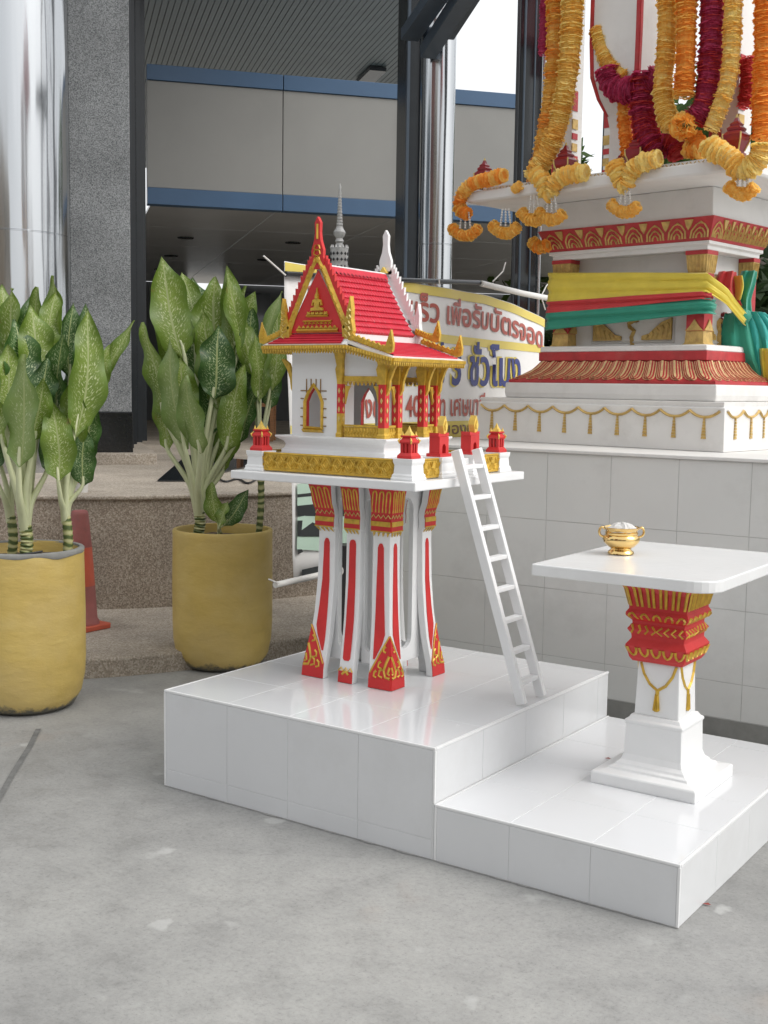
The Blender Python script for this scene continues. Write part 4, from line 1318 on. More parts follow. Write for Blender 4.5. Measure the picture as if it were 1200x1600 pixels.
skirt([(EX1, EY1, ZE), (EX0, EY1, ZE), (RX - GW - 0.008, YG1, zt), (RX + GW - 0.004, YG1, zt)], 4, None)
skirt([(EX0, EY1, ZE), (EX0, EY0, ZE), (RX - GW - 0.008, YG0, zt), (RX - GW - 0.008, YG1, zt)], 4, None)
skirt([(PXE, PY0_, PZE), (PXE, PY1_, PZE), (RX + GW, EY1 - 0.012, 1.668), (RX + GW, EY0 + 0.012, 1.668)], 10, None)
# ceiling below the skirts
b = MB()
b.add([(EX0 + .02, EY0 + .02, ZW + 0.004), (EX1, EY0 + .02, ZW + 0.004), (EX1, EY1 - .02, ZW + 0.004), (EX0 + .02, EY1 - .02, ZW + 0.004)], [(0, 1, 2, 3)])
b.add([(EX1, PY0_ + .01, ZW + 0.002), (PXE - 0.02, PY0_ + .01, 1.592), (PXE - 0.02, PY1_ - .01, 1.592), (EX1, PY1_ - .01, ZW + 0.002)], [(0, 1, 2, 3)])
b.build('eave_ceiling', 'white_paint', hs_)
# gold valance along the eaves
def valance(p, q, n):
    p, q = Vector(p), Vector(q)
    n = Vector(n)
    L = (q - p).length
    ex = (q - p) / L
    fn = lambda a, z, t: p + ex * a + Vector((0, 0, z)) + n * t
    b = MB()
    b.patch(lambda a, z, t: fn(a, z, t - 0.004), [(0, -0.016), (L, -0.016), (L, -0.003), (0, -0.003)], 0.012)
    m = max(4, int(L / 0.0125))
    for i in range(m):
        a0, a1 = L * i / m, L * (i + 1) / m
        c = (a0 + a1) / 2
        b.patch(lambda a, z, t: fn(a, z, t - 0.003), [(a0 + 0.0006, -0.0163), (c, -0.031 - random.uniform(0, 0.002)), (a1 - 0.0006, -0.0163)], 0.008)
        b.ribbon(lambda a, z, t: fn(a, z, t + 0.008), [(c, -0.015), (c, -0.004)], 0.008, 0.004)
    b.build('valance', 'gold_paint', hs_)
valance((EX0, EY0, ZE), (EX1, EY0, ZE), (0, -1, 0))
valance((EX1, EY0 + 0.002, ZE), (PXE, PY0_, PZE), (0, -1, 0))
valance((PXE, PY0_, PZE), (PXE, PY1_, PZE), (1, 0, 0))
valance((PXE, PY1_, PZE), (EX1, EY1 - 0.002, ZE), (0, 1, 0))
valance((EX1, EY1, ZE), (EX0, EY1, ZE), (0, 1, 0))
valance((EX0, EY1, ZE), (EX0, EY0, ZE), (-1, 0, 0))
# gold ridge bars ending in upswept flame finials
def naga(p, q, h=0.085, w=0.013):
    p, q = Vector(p), Vector(q)
    d = (q - p).normalized()
    n = Vector((d.y, -d.x, 0)).normalized()
    up = Vector((0, 0, 1))
    L = (q - p).length
    b = MB()
    prof = [(0, 0), (L, 0), (L + 0.018, 0.012), (L + 0.022, 0.04), (L + 0.015, h * 0.75), (L + 0.010, h), (L + 0.002, h * 0.72), (L - 0.006, 0.045), (L - 0.012, 0.026)]
    k = 7
    for i in range(k):
        a = (L - 0.014) * (1 - (i + 0.5) / k)
        prof += [(a + 0.006, 0.019), (a, 0.025), (a - 0.006, 0.018)]
    prof.append((0, 0.016))
    b.prism([p + d * x + up * (z + 0.0005) - n * w / 2 for x, z in prof], n * w)
    dots = fixed(p + n * w / 2, d, up, n)
    dot2 = fixed(p - n * w / 2, d, up, -n)
    for f in (dots, dot2):
        for i in range(k):
            a = (L - 0.014) * (i + 0.5) / k
            b.patch(f, [(a - 0.005, 0.009), (a, 0.004), (a + 0.005, 0.009), (a, 0.015)], 0.003)
        for z in (0.03, 0.045, 0.058):
            b.patch(f, [(L - 0.001, z), (L + 0.007, z - 0.008), (L + 0.015, z), (L + 0.007, z + 0.007)], 0.003)
    b.build('flame_finial', 'gold_paint', hs_)
naga((RX - GW - 0.01, YG0 - 0.002, zt + 0.004), (EX0 + 0.004, EY0 + 0.004, ZE + 0.003), 0.088)
naga((RX - GW - 0.01, YG1 + 0.002, zt + 0.004), (EX0 + 0.004, EY1 - 0.004, ZE + 0.003), 0.088)
naga((RX + GW + 0.018, EY0 + 0.020, 1.668), (PXE - 0.022, PY0_ + 0.010, PZE + 0.012), 0.088)
naga((RX + GW + 0.018, EY1 - 0.020, 1.668), (PXE - 0.022, PY1_ - 0.010, PZE + 0.012), 0.088)
naga((RX + GW + 0.004, EY1 - 0.045, 1.705), (RX + GW + 0.10, EY1 - 0.045, 1.672), 0.088)

# ---- gables
def gable(y, n, front):
    fn = fixed((RX, y, 0), (1, 0, 0), (0, 0, 1), (0, n, 0))
    g = MB()
    w0 = GW + 0.012
    if front:
        g.patch(fn, [(-GW + 0.01, 1.694), (GW - 0.01, 1.694), (0, 1.925)], 0.006, 0)
        pg = g.build('pediment', ['red_paint'], hs_)
        b = MB()
        up = lambda a, z, t: fn(a, z, 0.006 + t)
        b.ribbon(up, [(-0.098, 1.704), (0.098, 1.704)], 0.016, 0.008)
        for i in range(9):
            a = -0.085 + i * 0.021
            b.patch(up, [(a - 0.008, 1.713), (a, 1.722), (a + 0.008, 1.713)], 0.006)
        b.ribbon(up, [(-0.068, 1.738), (0.068, 1.738)], 0.007, 0.007)
        for i in range(7):
            a = -0.057 + i * 0.019
            b.ribbon(up, [(a - 0.006, 1.727), (a, 1.733), (a + 0.006, 1.727)], 0.006, 0.005)
        b.ribbon(up, [(-0.052, 1.758), (0.052, 1.758)], 0.009, 0.008)
        for i in range(5):
            a = -0.040 + i * 0.020
            b.patch(up, [(a - 0.008, 1.763), (a - 0.005, 1.774), (a, 1.768), (a + 0.005, 1.774), (a + 0.008, 1.763)], 0.006)
        b.build('relief_scroll', 'gold_paint', pg)
        b = MB()      # seated figure in relief
        b.patch(up, [(-0.030, 1.777), (0.030, 1.777), (0.027, 1.787), (0.012, 1.789), (0.012, 1.806), (0.017, 1.809), (0.020, 1.795), (0.024, 1.797), (0.019, 1.816), (0.006, 1.820), (0.007, 1.834), (0.003, 1.842), (0.0, 1.862), (-0.003, 1.842), (-0.007, 1.834), (-0.006, 1.820), (-0.019, 1.816), (-0.024, 1.797), (-0.020, 1.795), (-0.017, 1.809), (-0.012, 1.806), (-0.012, 1.789), (-0.027, 1.787)], 0.008)
        b.patch(lambda a, z, t: up(a, z, 0.008 + t), [(-0.006, 1.822), (0.006, 1.822), (0.005, 1.835), (-0.005, 1.835)], 0.004)
        b.build('relief_figure', 'gold_paint', pg)
        # gold barge boards
        b = MB()
        for s in (-1, 1):
            path = [(s * (GW - 0.012), 1.700), (s * (GW - 0.032), 1.750), (s * (GW - 0.060), 1.805), (s * (GW - 0.092), 1.868), (s * 0.030, 1.925), (0, 1.972)]
            b.ribbon(lambda a, z, t: fn(a, z, 0.008 + t), path, 0.026, 0.010)
            for i in range(9):
                t = (i + 0.5) / 9
                k = t * 5
                j = min(4, int(k))
                a = lerp(path[j][0], path[j + 1][0], k - j)
                z = lerp(path[j][1], path[j + 1][1], k - j)
                b.patch(lambda p, q, u: fn(p, q, 0.012 + u), [(a - 0.006, z), (a, z - 0.006), (a + 0.006, z), (a, z + 0.008)], 0.008)
        b.build('barge_board', 'gold_paint', hs_)
    # flame crockets and spire
    m = 'red_paint' if front else 'white_paint'
    b = MB()
    spire = [(0.0, 2.122), (0.013, 2.100), (0.011, 2.065), (0.015, 2.035), (0.028, 2.000), (0.027, 1.975), (0.034, 1.955), (0.028, 1.93), (-0.028, 1.93), (-0.034, 1.955), (-0.027, 1.975), (-0.028, 2.000), (-0.015, 2.035), (-0.011, 2.065), (-0.013, 2.100)]
    off = -0.004
    b.patch(lambda a, z, t: fn(a, z, off + t), spire, 0.016)
    b.add([fn(a, z, off) for a, z in spire], [tuple(range(len(spire)))[::-1]])
    sp = b.build('spire', m, hs_)
    if front:
        b = MB()
        b.ribbon(lambda a, z, t: fn(a, z, off + 0.016 + t), [(0, 2.095), (0, 2.04)], 0.010, 0.005)
        for z, r in ((2.005, 0.014), (1.985, 0.016), (1.962, 0.014)):
            for s in (-1, 1):
                b.ribbon(lambda a, q, t: fn(a, q, off + 0.016 + t), [(0, z - r * 0.5), (s * r, z), (s * r * 0.7, z + r * 0.8), (s * r * 0.2, z + r * 0.9)], 0.005, 0.005)
        b.build('spire_scroll', 'gold_paint', sp)
    for s in (-1, 1):
        b = MB()
        inner = [(s * (GW - 0.004), 1.702), (s * (GW - 0.022), 1.755), (s * (GW - 0.048), 1.81), (s * (GW - 0.08), 1.872), (s * 0.040, 1.925), (s * 0.020, 1.958)]
        K = 13
        pts = []
        def along(t):
            k = t * 5
            j = min(4, int(k))
            return lerp(inner[j][0], inner[j + 1][0], k - j), lerp(inner[j][1], inner[j + 1][1], k - j)
        for i in range(K):
            a0, z0 = along(i / K)
            a1, z1 = along((i + 1) / K)
            r = 0.030 if front else 0.036
            tip = (a0 + s * r * 0.42, z0 + r * 1.1)
            poly = [(a0 - s * 0.012, z0), (a0 + s * 0.013, z0 + 0.001), tip, (a1 + s * 0.004, z1), (a1 - s * 0.012, z1)]
            if s < 0: poly = poly[::-1]
            d = 0.0001 * (i % 2)
            b.patch(lambda a, z, t: fn(a, z, off + d + t), poly, 0.013)
            b.add([fn(a, z, off + d) for a, z in poly], [tuple(range(5))[::-1]])
        b.build('crockets', m, hs_)
        # upswept end flame
        b = MB()
        fl = [(s * (GW - 0.022), 1.668), (s * (GW + 0.012), 1.662), (s * (GW + 0.024), 1.700), (s * (GW + 0.016), 1.745), (s * (GW + 0.017), 1.780), (s * (GW + 0.010), 1.826), (s * (GW - 0.002), 1.780), (s * (GW - 0.010), 1.748), (s * (GW - 0.026), 1.715)]
        if s < 0: fl = fl[::-1]
        b.patch(lambda a, z, t: fn(a, z, -0.002 + t), fl, 0.022, 0)
        b.add([fn(a, z, -0.002) for a, z in fl], [tuple(range(len(fl)))[::-1]], 0)
        if front:
            for z, r in ((1.682, 0.012), (1.704, 0.012), (1.726, 0.010), (1.748, 0.009), (1.772, 0.007)):
                c = s * (GW + (0.001 if z < 1.74 else 0.006))
                b.ribbon(lambda a, q, t: fn(a, q, 0.020 + t), [(c - s * r, z + r * 0.3), (c, z - r * 0.6), (c + s * r, z), (c + s * r * 0.4, z + r)], 0.006, 0.006, 1)
        b.build('end_flame', ['gold_paint' if front else 'white_paint', 'pale_gold'], hs_)
gable(YG0, -1, True)
gable(YG1, 1, False)
# inner face of the far gable, seen above the roof
b = MB()
b.prism([(RX - GW - 0.012, YG1 - 0.004, 1.692), (RX + GW + 0.012, YG1 - 0.004, 1.692), (RX + 0.012, YG1 - 0.004, RZ + 0.022), (RX - 0.012, YG1 - 0.004, RZ + 0.022)], (0, 0.006, 0))
b.build('gable_back', 'white_paint', hs_)
b = MB(); b.prism([(RX - 0.018, YG1 - 0.02, RZ + 0.016), (RX + 0.018, YG1 - 0.02, RZ + 0.016), (RX, YG1 - 0.02, RZ + 0.040)], (0, 0.015, 0))
b.build('ridge_ornament', 'yellow_flame', hs_)

# ================================================================== LADDER
lad = thing('ladder', 'small white wooden ladder leaning on the spirit house tray', 'ladder', (-0.03, 0.70, H1))
fa, fb = Vector((-0.024, 0.616, H1 + 0.002)), Vector((-0.026, 0.768, H1 + 0.002))
ta, tb = Vector((-0.280, 0.548, 1.276)), Vector((-0.280, 0.692, 1.276))
side = Vector((0, 1, 0))
for p, q in ((fa, ta), (fb, tb)):
    b = MB(); b.beam(p + Vector((0, 0, 0.006)), q, 0.022, 0.036, up=(1, 0, 0.3)); b.build('rail', 'white_paint', lad, bevel=0.003)
for i in range(8):
    t = 0.085 + i * 0.121
    p, q = fa.lerp(ta, t), fb.lerp(tb, t)
    b = MB(); b.obox((p + q) / 2, (q - p) / 2 - (q - p).normalized() * 0.011, Vector((0.016, 0, 0)), (0, 0, 0.0075)); b.build('rung', 'white_paint', lad, bevel=0.002)

# ================================================================== OFFERING TABLE
TC = (0.484, 0.684)
tb_ = thing('offering_table', 'white offering table with red and gold capital on a square column', 'table', (TC[0], TC[1], H2))
b = MB()
b.square([(0.182, H2), (0.182, 0.222), (0.178, 0.226), (0.140, 0.232), (0.138, 0.240), (0.124, 0.244), (0.120, 0.252), (0.108, 0.262), (0.101, 0.282), (0.098, 0.385), (0.102, 0.390), (0.102, 0.398), (0.092, 0.404), (0.085, 0.416)], TC)
b.build('base', 'white_paint', tb_, bevel=0.003)
b = MB()
b.square([(0.078, 0.4145), (0.072, 0.598)], TC)
colm = b.build('column', 'white_paint', tb_, bevel=0.004)
capp = [(0.078, 0.5985), (0.086, 0.612), (0.092, 0.640), (0.096, 0.654), (0.082, 0.676), (0.083, 0.690), (0.093, 0.708), (0.081, 0.726), (0.082, 0.736), (0.096, 0.752), (0.097, 0.764), (0.090, 0.776), (0.090, 0.80), (0.097, 0.836), (0.114, 0.866), (0.136, 0.888), (0.140, 0.897)]
capp = [(h * 1.12, z) for h, z in capp]
b = MB(); b.square(capp, TC)
cap = b.build('capital', 'red_paint', tb_, bevel=0.002)
capt = [(z, h) for h, z in capp]
b = MB()
for ex, n in (((1, 0, 0), (0, -1, 0)), ((0, 1, 0), (1, 0, 0)), ((-1, 0, 0), (0, 1, 0)), ((0, -1, 0), (-1, 0, 0))):
    ex, n = Vector(ex), Vector(n)
    fn = lambda a, z, t: Vector((*TC, 0)) + ex * (a * interp(capt, z) / 0.09) + Vector((0, 0, z)) + n * (interp(capt, z) + t)
    for k in range(5):
        a = -0.072 + k * 0.036
        w = 0.0105
        b.ribbon(fn, [(a - w, 0.786), (a - w, 0.845)] + [(p, q) for p, q in arc(a, 0.868, w, 180, 0, 6, 0.018)] + [(a + w, 0.845), (a + w, 0.786)], 0.0085, 0.006)
        b.ribbon(fn, [(p, q) for p, q in arc(a, 0.743, 0.0115, 180, 0, 6, 0.020)], 0.007, 0.006)
        b.ribbon(fn, [(p, q) for p, q in arc(a, 0.648, 0.0135, 180, 360, 6, 0.028)], 0.008, 0.006)
    for k in range(8):
        a = -0.080 + k * 0.0225
        s = 1 if k < 4 else -1
        b.ribbon(fn, [(a - 0.006 * s, 0.722), (a + 0.010 * s, 0.708), (a - 0.006 * s, 0.694)], 0.006, 0.004)
b.build('gold_leaf_relief', 'gold_paint', cap)['kind'] = 'stuff'
def swag_face(fn, w, z0, z1, drop):
    b = MB()
    for s in (-1, 1):
        pts = [(s * w, z1), (s * w * 0.80, lerp(z1, z0, 0.42)), (s * w * 0.45, lerp(z1, z0, 0.78)), (0, z0)]
        b.ribbon(fn, pts, 0.010, 0.007)
    b.ribbon(fn, [(0, z0 + 0.004), (0, z0 - 0.012)], 0.014, 0.008)
    b.patch(fn, [(-0.006, z0 - 0.012), (0.006, z0 - 0.012), (0.012, z0 - drop), (0.004, z0 - drop - 0.004), (-0.004, z0 - drop - 0.004), (-0.012, z0 - drop)], 0.006)
    for a in (-0.007, 0.0, 0.007):
        b.ribbon(lambda x, z, t: fn(x, z, 0.006 + t), [(a * 0.5, z0 - 0.014), (a, z0 - drop)], 0.004, 0.003)
    return b
for ex, n in (((1, 0, 0), (0, -1, 0)), ((0, 1, 0), (1, 0, 0)), ((-1, 0, 0), (0, 1, 0)), ((0, -1, 0), (-1, 0, 0))):
    e_, n_ = Vector(ex), Vector(n)
    fn = lambda a, z, t, e_=e_, n_=n_: Vector((*TC, 0)) + e_ * a + n_ * (lerp(0.078, 0.072, (z - 0.414) / 0.184) + t) + Vector((0, 0, z))
    swag_face(fn, 0.062, 0.505, 0.594, 0.066).build('gold_garland', 'gold_paint', colm)
def rounded(x0, x1, y0, y1, r, n=6):
    pts = []
    for cx_, cy_, a in ((x1 - r, y0 + r, -90), (x1 - r, y1 - r, 0), (x0 + r, y1 - r, 90), (x0 + r, y0 + r, 180)):
        pts += arc(cx_, cy_, r, a, a + 90, n)
    return pts
def round_slab(x0, x1, y0, y1, radii, z0, z1):
    pts = []
    for cx_, cy_, sx, sy, a, r in ((x1, y0, -1, 1, -90, radii[0]), (x1, y1, -1, -1, 0, radii[1]), (x0, y1, 1, -1, 90, radii[2]), (x0, y0, 1, 1, 180, radii[3])):
        pts += arc(cx_ + sx * r, cy_ + sy * r, r, a, a + 90, 6)
    b = MB(); b.prism([(x, y, z0) for x, y in pts], (0, 0, z1 - z0))
    return b
b = round_slab(0.158, 0.768, 0.305, 1.10, (0.085, 0.085, 0.03, 0.012), 0.8975, 0.935)
tt = b.build('table_top', 'white_paint', tb_, bevel=0.004)
MATS['table_gloss'] = MATS['white_paint'].copy(); MATS['table_gloss'].name = 'table_gloss'
MATS['table_gloss'].node_tree.nodes['Principled BSDF'].inputs['Roughness'].default_value = 0.2
tt.data.materials[0] = MATS['table_gloss']

# brass incense bowl
BC = (0.292, 0.712, 0.935)
bw = thing('incense_bowl', 'polished brass incense bowl heaped with pale ash on the offering table', 'bowl', BC)
b = MB()
b.lathe([(0.040, 0.0005), (0.045, 0.003), (0.044, 0.010), (0.036, 0.016), (0.034, 0.021), (0.046, 0.028), (0.060, 0.042), (0.064, 0.054), (0.060, 0.064), (0.054, 0.069), (0.056, 0.072), (0.056, 0.077), (0.053, 0.079), (0.055, 0.084), (0.062, 0.091), (0.064, 0.094), (0.061, 0.095), (0.054, 0.087), (0.050, 0.080)], BC, 48)
b.build('bowl', 'brass', bw, smooth=50)
for s in (-1, 1):
    d = CR * s
    b = MB()
    P = lambda x, z: Vector(BC) + Vector((d.x, d.y, 0)).normalized() * x + Vector((0, 0, z))
    b.tube(smooth_path([P(0.056, 0.088), P(0.070, 0.093), P(0.077, 0.080), P(0.073, 0.066), P(0.062, 0.060)], 5), 0.0042, 8)
    b.build('handle', 'brass', bw, smooth=60)
b = MB()
b.lathe([(0.054, 0.082), (0.048, 0.090), (0.036, 0.100), (0.020, 0.106), (0.006, 0.108)], BC, 20)
for v in b.v:
    v += Vector((random.uniform(-1, 1), random.uniform(-1, 1), random.uniform(-1, 1))) * 0.004
b.build('ash_heap', 'ash', bw)
for p in (at_z(949, 1187, H2), at_z(1104, 1415, 0)):
    b = MB()
    q = Vector((p.x, p.y, p.z + 0.0035))
    b.add([q + Vector((-0.012, 0, 0)), q + Vector((0, -0.006, 0.002)), q + Vector((0.013, 0.002, 0.001)), q + Vector((0.002, 0.007, 0.004))], [(0, 1, 2, 3)])
    tag(b.build('fallen_petal', 'dead_leaf', None, origin=q), 'dark red petal lying on the low tiled platform' if p.z > 0.1 else 'faded red petal lying on the concrete by the low platform', 'petal')

# ================================================================== TALL SHRINE
SC, SR = Vector((-0.431, 2.904, 0)), -0.154
SE1 = Vector((math.cos(SR), math.sin(SR), 0))
SE2 = Vector((-math.sin(SR), math.cos(SR), 0))
def sp_(a, b_, z): return SC + SE1 * a + SE2 * b_ + Vector((0, 0, z))
def sbox(mb, a0, a1, b0, b1, z0, z1, m=0):
    return mb.obox(sp_((a0 + a1) / 2, (b0 + b1) / 2, (z0 + z1) / 2), SE1 * ((a1 - a0) / 2), SE2 * ((b1 - b0) / 2), (0, 0, (z1 - z0) / 2), m)
def sface(k, prof=None, h=None):
    """face k of the square shrine: 0 front, 1 right, 2 back, 3 left; (a,z,off)"""
    n, e = ((-SE2, SE1), (SE1, SE2), (SE2, -SE1), (-SE1, -SE2))[k]
    if prof:
        tab = [(z, hh) for hh, z in prof]
        return lambda a, z, t: SC + e * a + n * (interp(tab, z) + t) + Vector((0, 0, z))
    return lambda a, z, t: SC + e * a + n * (h + t) + Vector((0, 0, z))
def s_at(px, py, b_): return at_plane(px, py, sp_(0, b_, 0), SE2)
shr = thing('tall_shrine', 'tall white shrine with red and gold lotus mouldings under marigold garlands', 'shrine', tuple(sp_(0, 0, 1.229)))
b = MB(); b.square([(0.705, 1.229), (0.700, 1.425), (0.690, 1.427), (0.694, 1.45)], SC, rot=SR)
pl = b.build('plinth', 'white_old', shr, bevel=0.006)
for k in range(4):
    fn = sface(k, h=0.7015)
    N = 9
    W = 1.36 / N
    for i in range(N):
        c = -0.68 + W * (i + 0.5)
        b = MB()
        zt_, zl = 1.412, 1.382
        pts = [(c + W * 0.5 * x, lerp(zt_, zl, 1 - abs(x) ** 2.2)) for x in (-1, -0.8, -0.55, -0.3, 0, 0.3, 0.55, 0.8, 1)]
        b.ribbon(fn, pts, 0.013, 0.010)
        for j in range(7):
            z = 1.372 - j * 0.0135
            w = 0.0035 + j * 0.0010
            b.patch(fn, [(c - w, z + 0.006), (c + w, z + 0.006), (c + w * 1.25, z - 0.006), (c - w * 1.25, z - 0.006)], 0.007 + 0.001 * (j % 2))
        b.build('gold_swag', 'gold_old', pl)
b = MB(); b.square([(0.600, 1.4505), (0.605, 1.478), (0.602, 1.528)], SC, rot=SR)
b.build('lower_slab', 'white_old', shr, bevel=0.006)
lot = [(0.590, 1.5285), (0.590, 1.542), (0.572, 1.552), (0.530, 1.572), (0.498, 1.600), (0.480, 1.628), (0.470, 1.640)]
b = MB(); b.square(lot, SC, rot=SR)
lo = b.build('lotus_moulding', 'red_old', shr)
b = MB(); b.square([(0.482, 1.6405), (0.482, 1.686)], SC, rot=SR)
b.build('red_slab', 'red_old', shr, bevel=0.004)
lt = [(z, h) for h, z in lot]
for k in range(4):
    n, e = ((-SE2, SE1), (SE1, SE2), (SE2, -SE1), (-SE1, -SE2))[k]
    fn = lambda a, z, t: SC + e * (a * interp(lt, z)) + n * (interp(lt, z) + t) + Vector((0, 0, z + t * 0.5))
    N = 15
    for i in range(N):
        c = -1 + (i + 0.5) * 2 / N
        w = 1.0 / N
        b = MB()
        zz = (1.546, 1.556, 1.575, 1.60, 1.625, 1.638)
        for r, m, off in ((0.90, 0, 0.004), (0.74, 1, 0.0065), (0.54, 0, 0.009), (0.38, 1, 0.0115), (0.18, 0, 0.014)):
            prof = (0.34, 0.80, 1.0, 1.0, 0.98, 0.95)
            k_ = (1 - r) * 0.014
            b.strip(fn, [(c - w * r * q, c + w * r * q, min(z + k_, 1.634)) for q, z in zip(prof, (1.544, 1.550, 1.562, 1.59, 1.615, 1.6345))], off, m)
        b.build('lotus_petal', ['lotus_gold', 'red_old'], lo)
# body: base slab, niche walls, corner columns, cornice
b = MB(); b.square([(0.478, 1.6865), (0.476, 1.712), (0.46, 1.716)], SC, rot=SR)
b.build('body_base', 'white_old', shr, bevel=0.004)
b = MB(); sbox(b, -0.36, 0.36, -0.36, 0.36, 1.7165, 2.155)
body = b.build('body', 'white_old', shr)
for k in range(4):
    fn = sface(k, h=0.3605)
    b = MB()
    fr_ = [(-0.235, 1.735), (0.235, 1.735), (0.235, 2.06), (-0.235, 2.06), (-0.235, 1.735)]
    b.ribbon(fn, fr_, 0.014, 0.010, 1)
    for s in (-1, 1):
        b.patch(fn, [(s * 0.225, 1.745), (s * 0.225, 1.85), (s * 0.17, 1.83), (s * 0.13, 1.80), (s * 0.10, 1.775), (s * 0.06, 1.765), (s * 0.06, 1.745)][::s], 0.012, 0)
        b.patch(fn, [(s * 0.225, 2.05), (s * 0.225, 2.00), (s * 0.05, 2.02), (s * 0.04, 2.05)][::-s], 0.012, 0)
        for i in range(5):
            a = s * (0.09 + i * 0.028)
            b.ribbon(lambda p, q, t: fn(p, q, 0.012 + t), [(a, 1.752), (a + s * 0.012, 1.765 + i * 0.012), (a + s * 0.002, 1.772 + i * 0.014)], 0.008, 0.005, 0)
    b.ribbon(fn, [(0.004, 1.72), (-0.004, 1.76), (0.012, 1.79), (-0.016, 1.81), (-0.02, 1.83), (0.02, 1.845), (0.03, 1.83)], 0.022, 0.020, 0)
    b.build('niche_relief', ['gold_old', 'white_old'], body)
for sx in (-1, 1):
    for sy in (-1, 1):
        c = sp_(sx * 0.385, sy * 0.385, 0)
        b = MB()
        b.square([(0.058, 1.7165), (0.050, 1.725), (0.046, 1.78)], c, 2, SR)
        b.square([(0.046, 1.78), (0.045, 2.05)], c, 0, SR)
        b.square([(0.045, 2.05), (0.050, 2.07), (0.056, 2.135)], c, 1, SR)
        b.square([(0.058, 2.1355), (0.058, 2.154)], c, 0, SR)
        for k in range(4):
            n, e = ((-SE2, SE1), (SE1, SE2), (SE2, -SE1), (-SE1, -SE2))[k]
            fn = lambda a, z, t: c + e * a + n * (0.047 + t) + Vector((0, 0, z))
            b.patch(fn, [(-0.044, 1.782), (0.044, 1.782), (0.022, 1.805), (0, 1.835), (-0.022, 1.805)], 0.006, 1)
            for j in range(5):
                a = -0.036 + j * 0.018
                b.ribbon(lambda p, q, t: c + e * p + n * (lerp(0.046, 0.056, (q - 2.05) / 0.085) + t) + Vector((0, 0, q)), [(a, 2.055), (a * 1.15, 2.13)], 0.012, 0.006, 1)
        b.build('corner_column', ['red_old', 'gold_old', 'gold_old'], shr)
b = MB(); b.square([(0.440, 2.1545), (0.440, 2.175), (0.455, 2.180), (0.455, 2.196)], SC, rot=SR)
b.build('cornice', 'white_old', shr, bevel=0.003)
bandp = [(0.452, 2.1965), (0.462, 2.208), (0.478, 2.25), (0.492, 2.288), (0.498, 2.300)]
b = MB(); b.square(bandp, SC, rot=SR)
bd = b.build('arch_frieze', 'red_old', shr)
bt = [(z, h) for h, z in bandp]
for k in range(4):
    n, e = ((-SE2, SE1), (SE1, SE2), (SE2, -SE1), (-SE1, -SE2))[k]
    fn = lambda a, z, t: SC + e * (a * interp(bt, z)) + n * (interp(bt, z) + t) + Vector((0, 0, z))
    N = 8
    for i in range(N):
        c = -1 + (i + 0.5) * 2 / N
        b = MB()
        for r, h_ in ((0.108, 0.074), (0.076, 0.050), (0.044, 0.028)):
            pts = [(c - r, 2.208), (c - r * 0.92, 2.208 + h_ * 0.45), (c - r * 0.5, 2.208 + h_ * 0.8), (c, 2.208 + h_), (c + r * 0.5, 2.208 + h_ * 0.8), (c + r * 0.92, 2.208 + h_ * 0.45), (c + r, 2.208)]
            # width is measured in metres along z, in fractions along a: keep both by drawing dense offset strips
            L = [(x - (0.016 if x < c else -0.016 if x > c else 0) * -1, z + (0.004 if x == c else 0)) for x, z in pts]
            I = [(x + (0.022 if x < c else -0.022 if x > c else 0), z - 0.011 if x == c else z) for x, z in pts]
            o_i = b.add([fn(x, z, 0.001) for x, z in pts] + [fn((p[0] + q[0]) / 2, (p[1] + q[1]) / 2, 0.007) for p, q in zip(pts, I)] + [fn(x, z, 0.001) for x, z in I], [])
            m = len(pts)
            for j in range(m - 1):
                for q in (0, m):
                    b.f.append([o_i + q + j, o_i + q + j + 1, o_i + q + m + j + 1, o_i + q + m + j]); b.m.append(0)
        if i:
            d = c - 1.0 / N
            b.patch(fn, [(d - 0.045, 2.290), (d - 0.025, 2.262), (d, 2.245), (d + 0.025, 2.262), (d + 0.045, 2.290)], 0.006)
        b.build('gold_arch', 'gold_old', bd)
b = MB(); b.square([(0.490, 2.3005), (0.486, 2.310), (0.476, 2.436)], SC, rot=SR)
b.build('slab_neck', 'white_old', shr, bevel=0.004)
b = MB(); b.square([(0.752, 2.4365), (0.760, 2.448), (0.760, 2.492)], SC, rot=SR)
b.build('upper_slab', 'white_old', shr, bevel=0.006)
b = MB()
b.square([(0.700, 2.4925), (0.700, 2.516)], SC, rot=SR)
tr = b.build('patterned_rim', 'white_old', shr)
b = MB()
for k in range(2):
    fn = sface(k, h=0.701)
    for i in range(34):
        a = -0.68 + i * 0.0405
        if k == 0 and 9 <= i <= 15:
            b.patch(fn, [(a - 0.018, 2.4945), (a + 0.018, 2.4945), (a + 0.018, 2.514), (a - 0.018, 2.514)], 0.002, 1)
        else:
            b.ribbon(fn, [(a - 0.015, 2.511), (a, 2.497), (a + 0.015, 2.511)], 0.005, 0.003, 0)
b.build('rim_chevrons', ['gold_old', 'red_old'], tr)['kind'] = 'stuff'
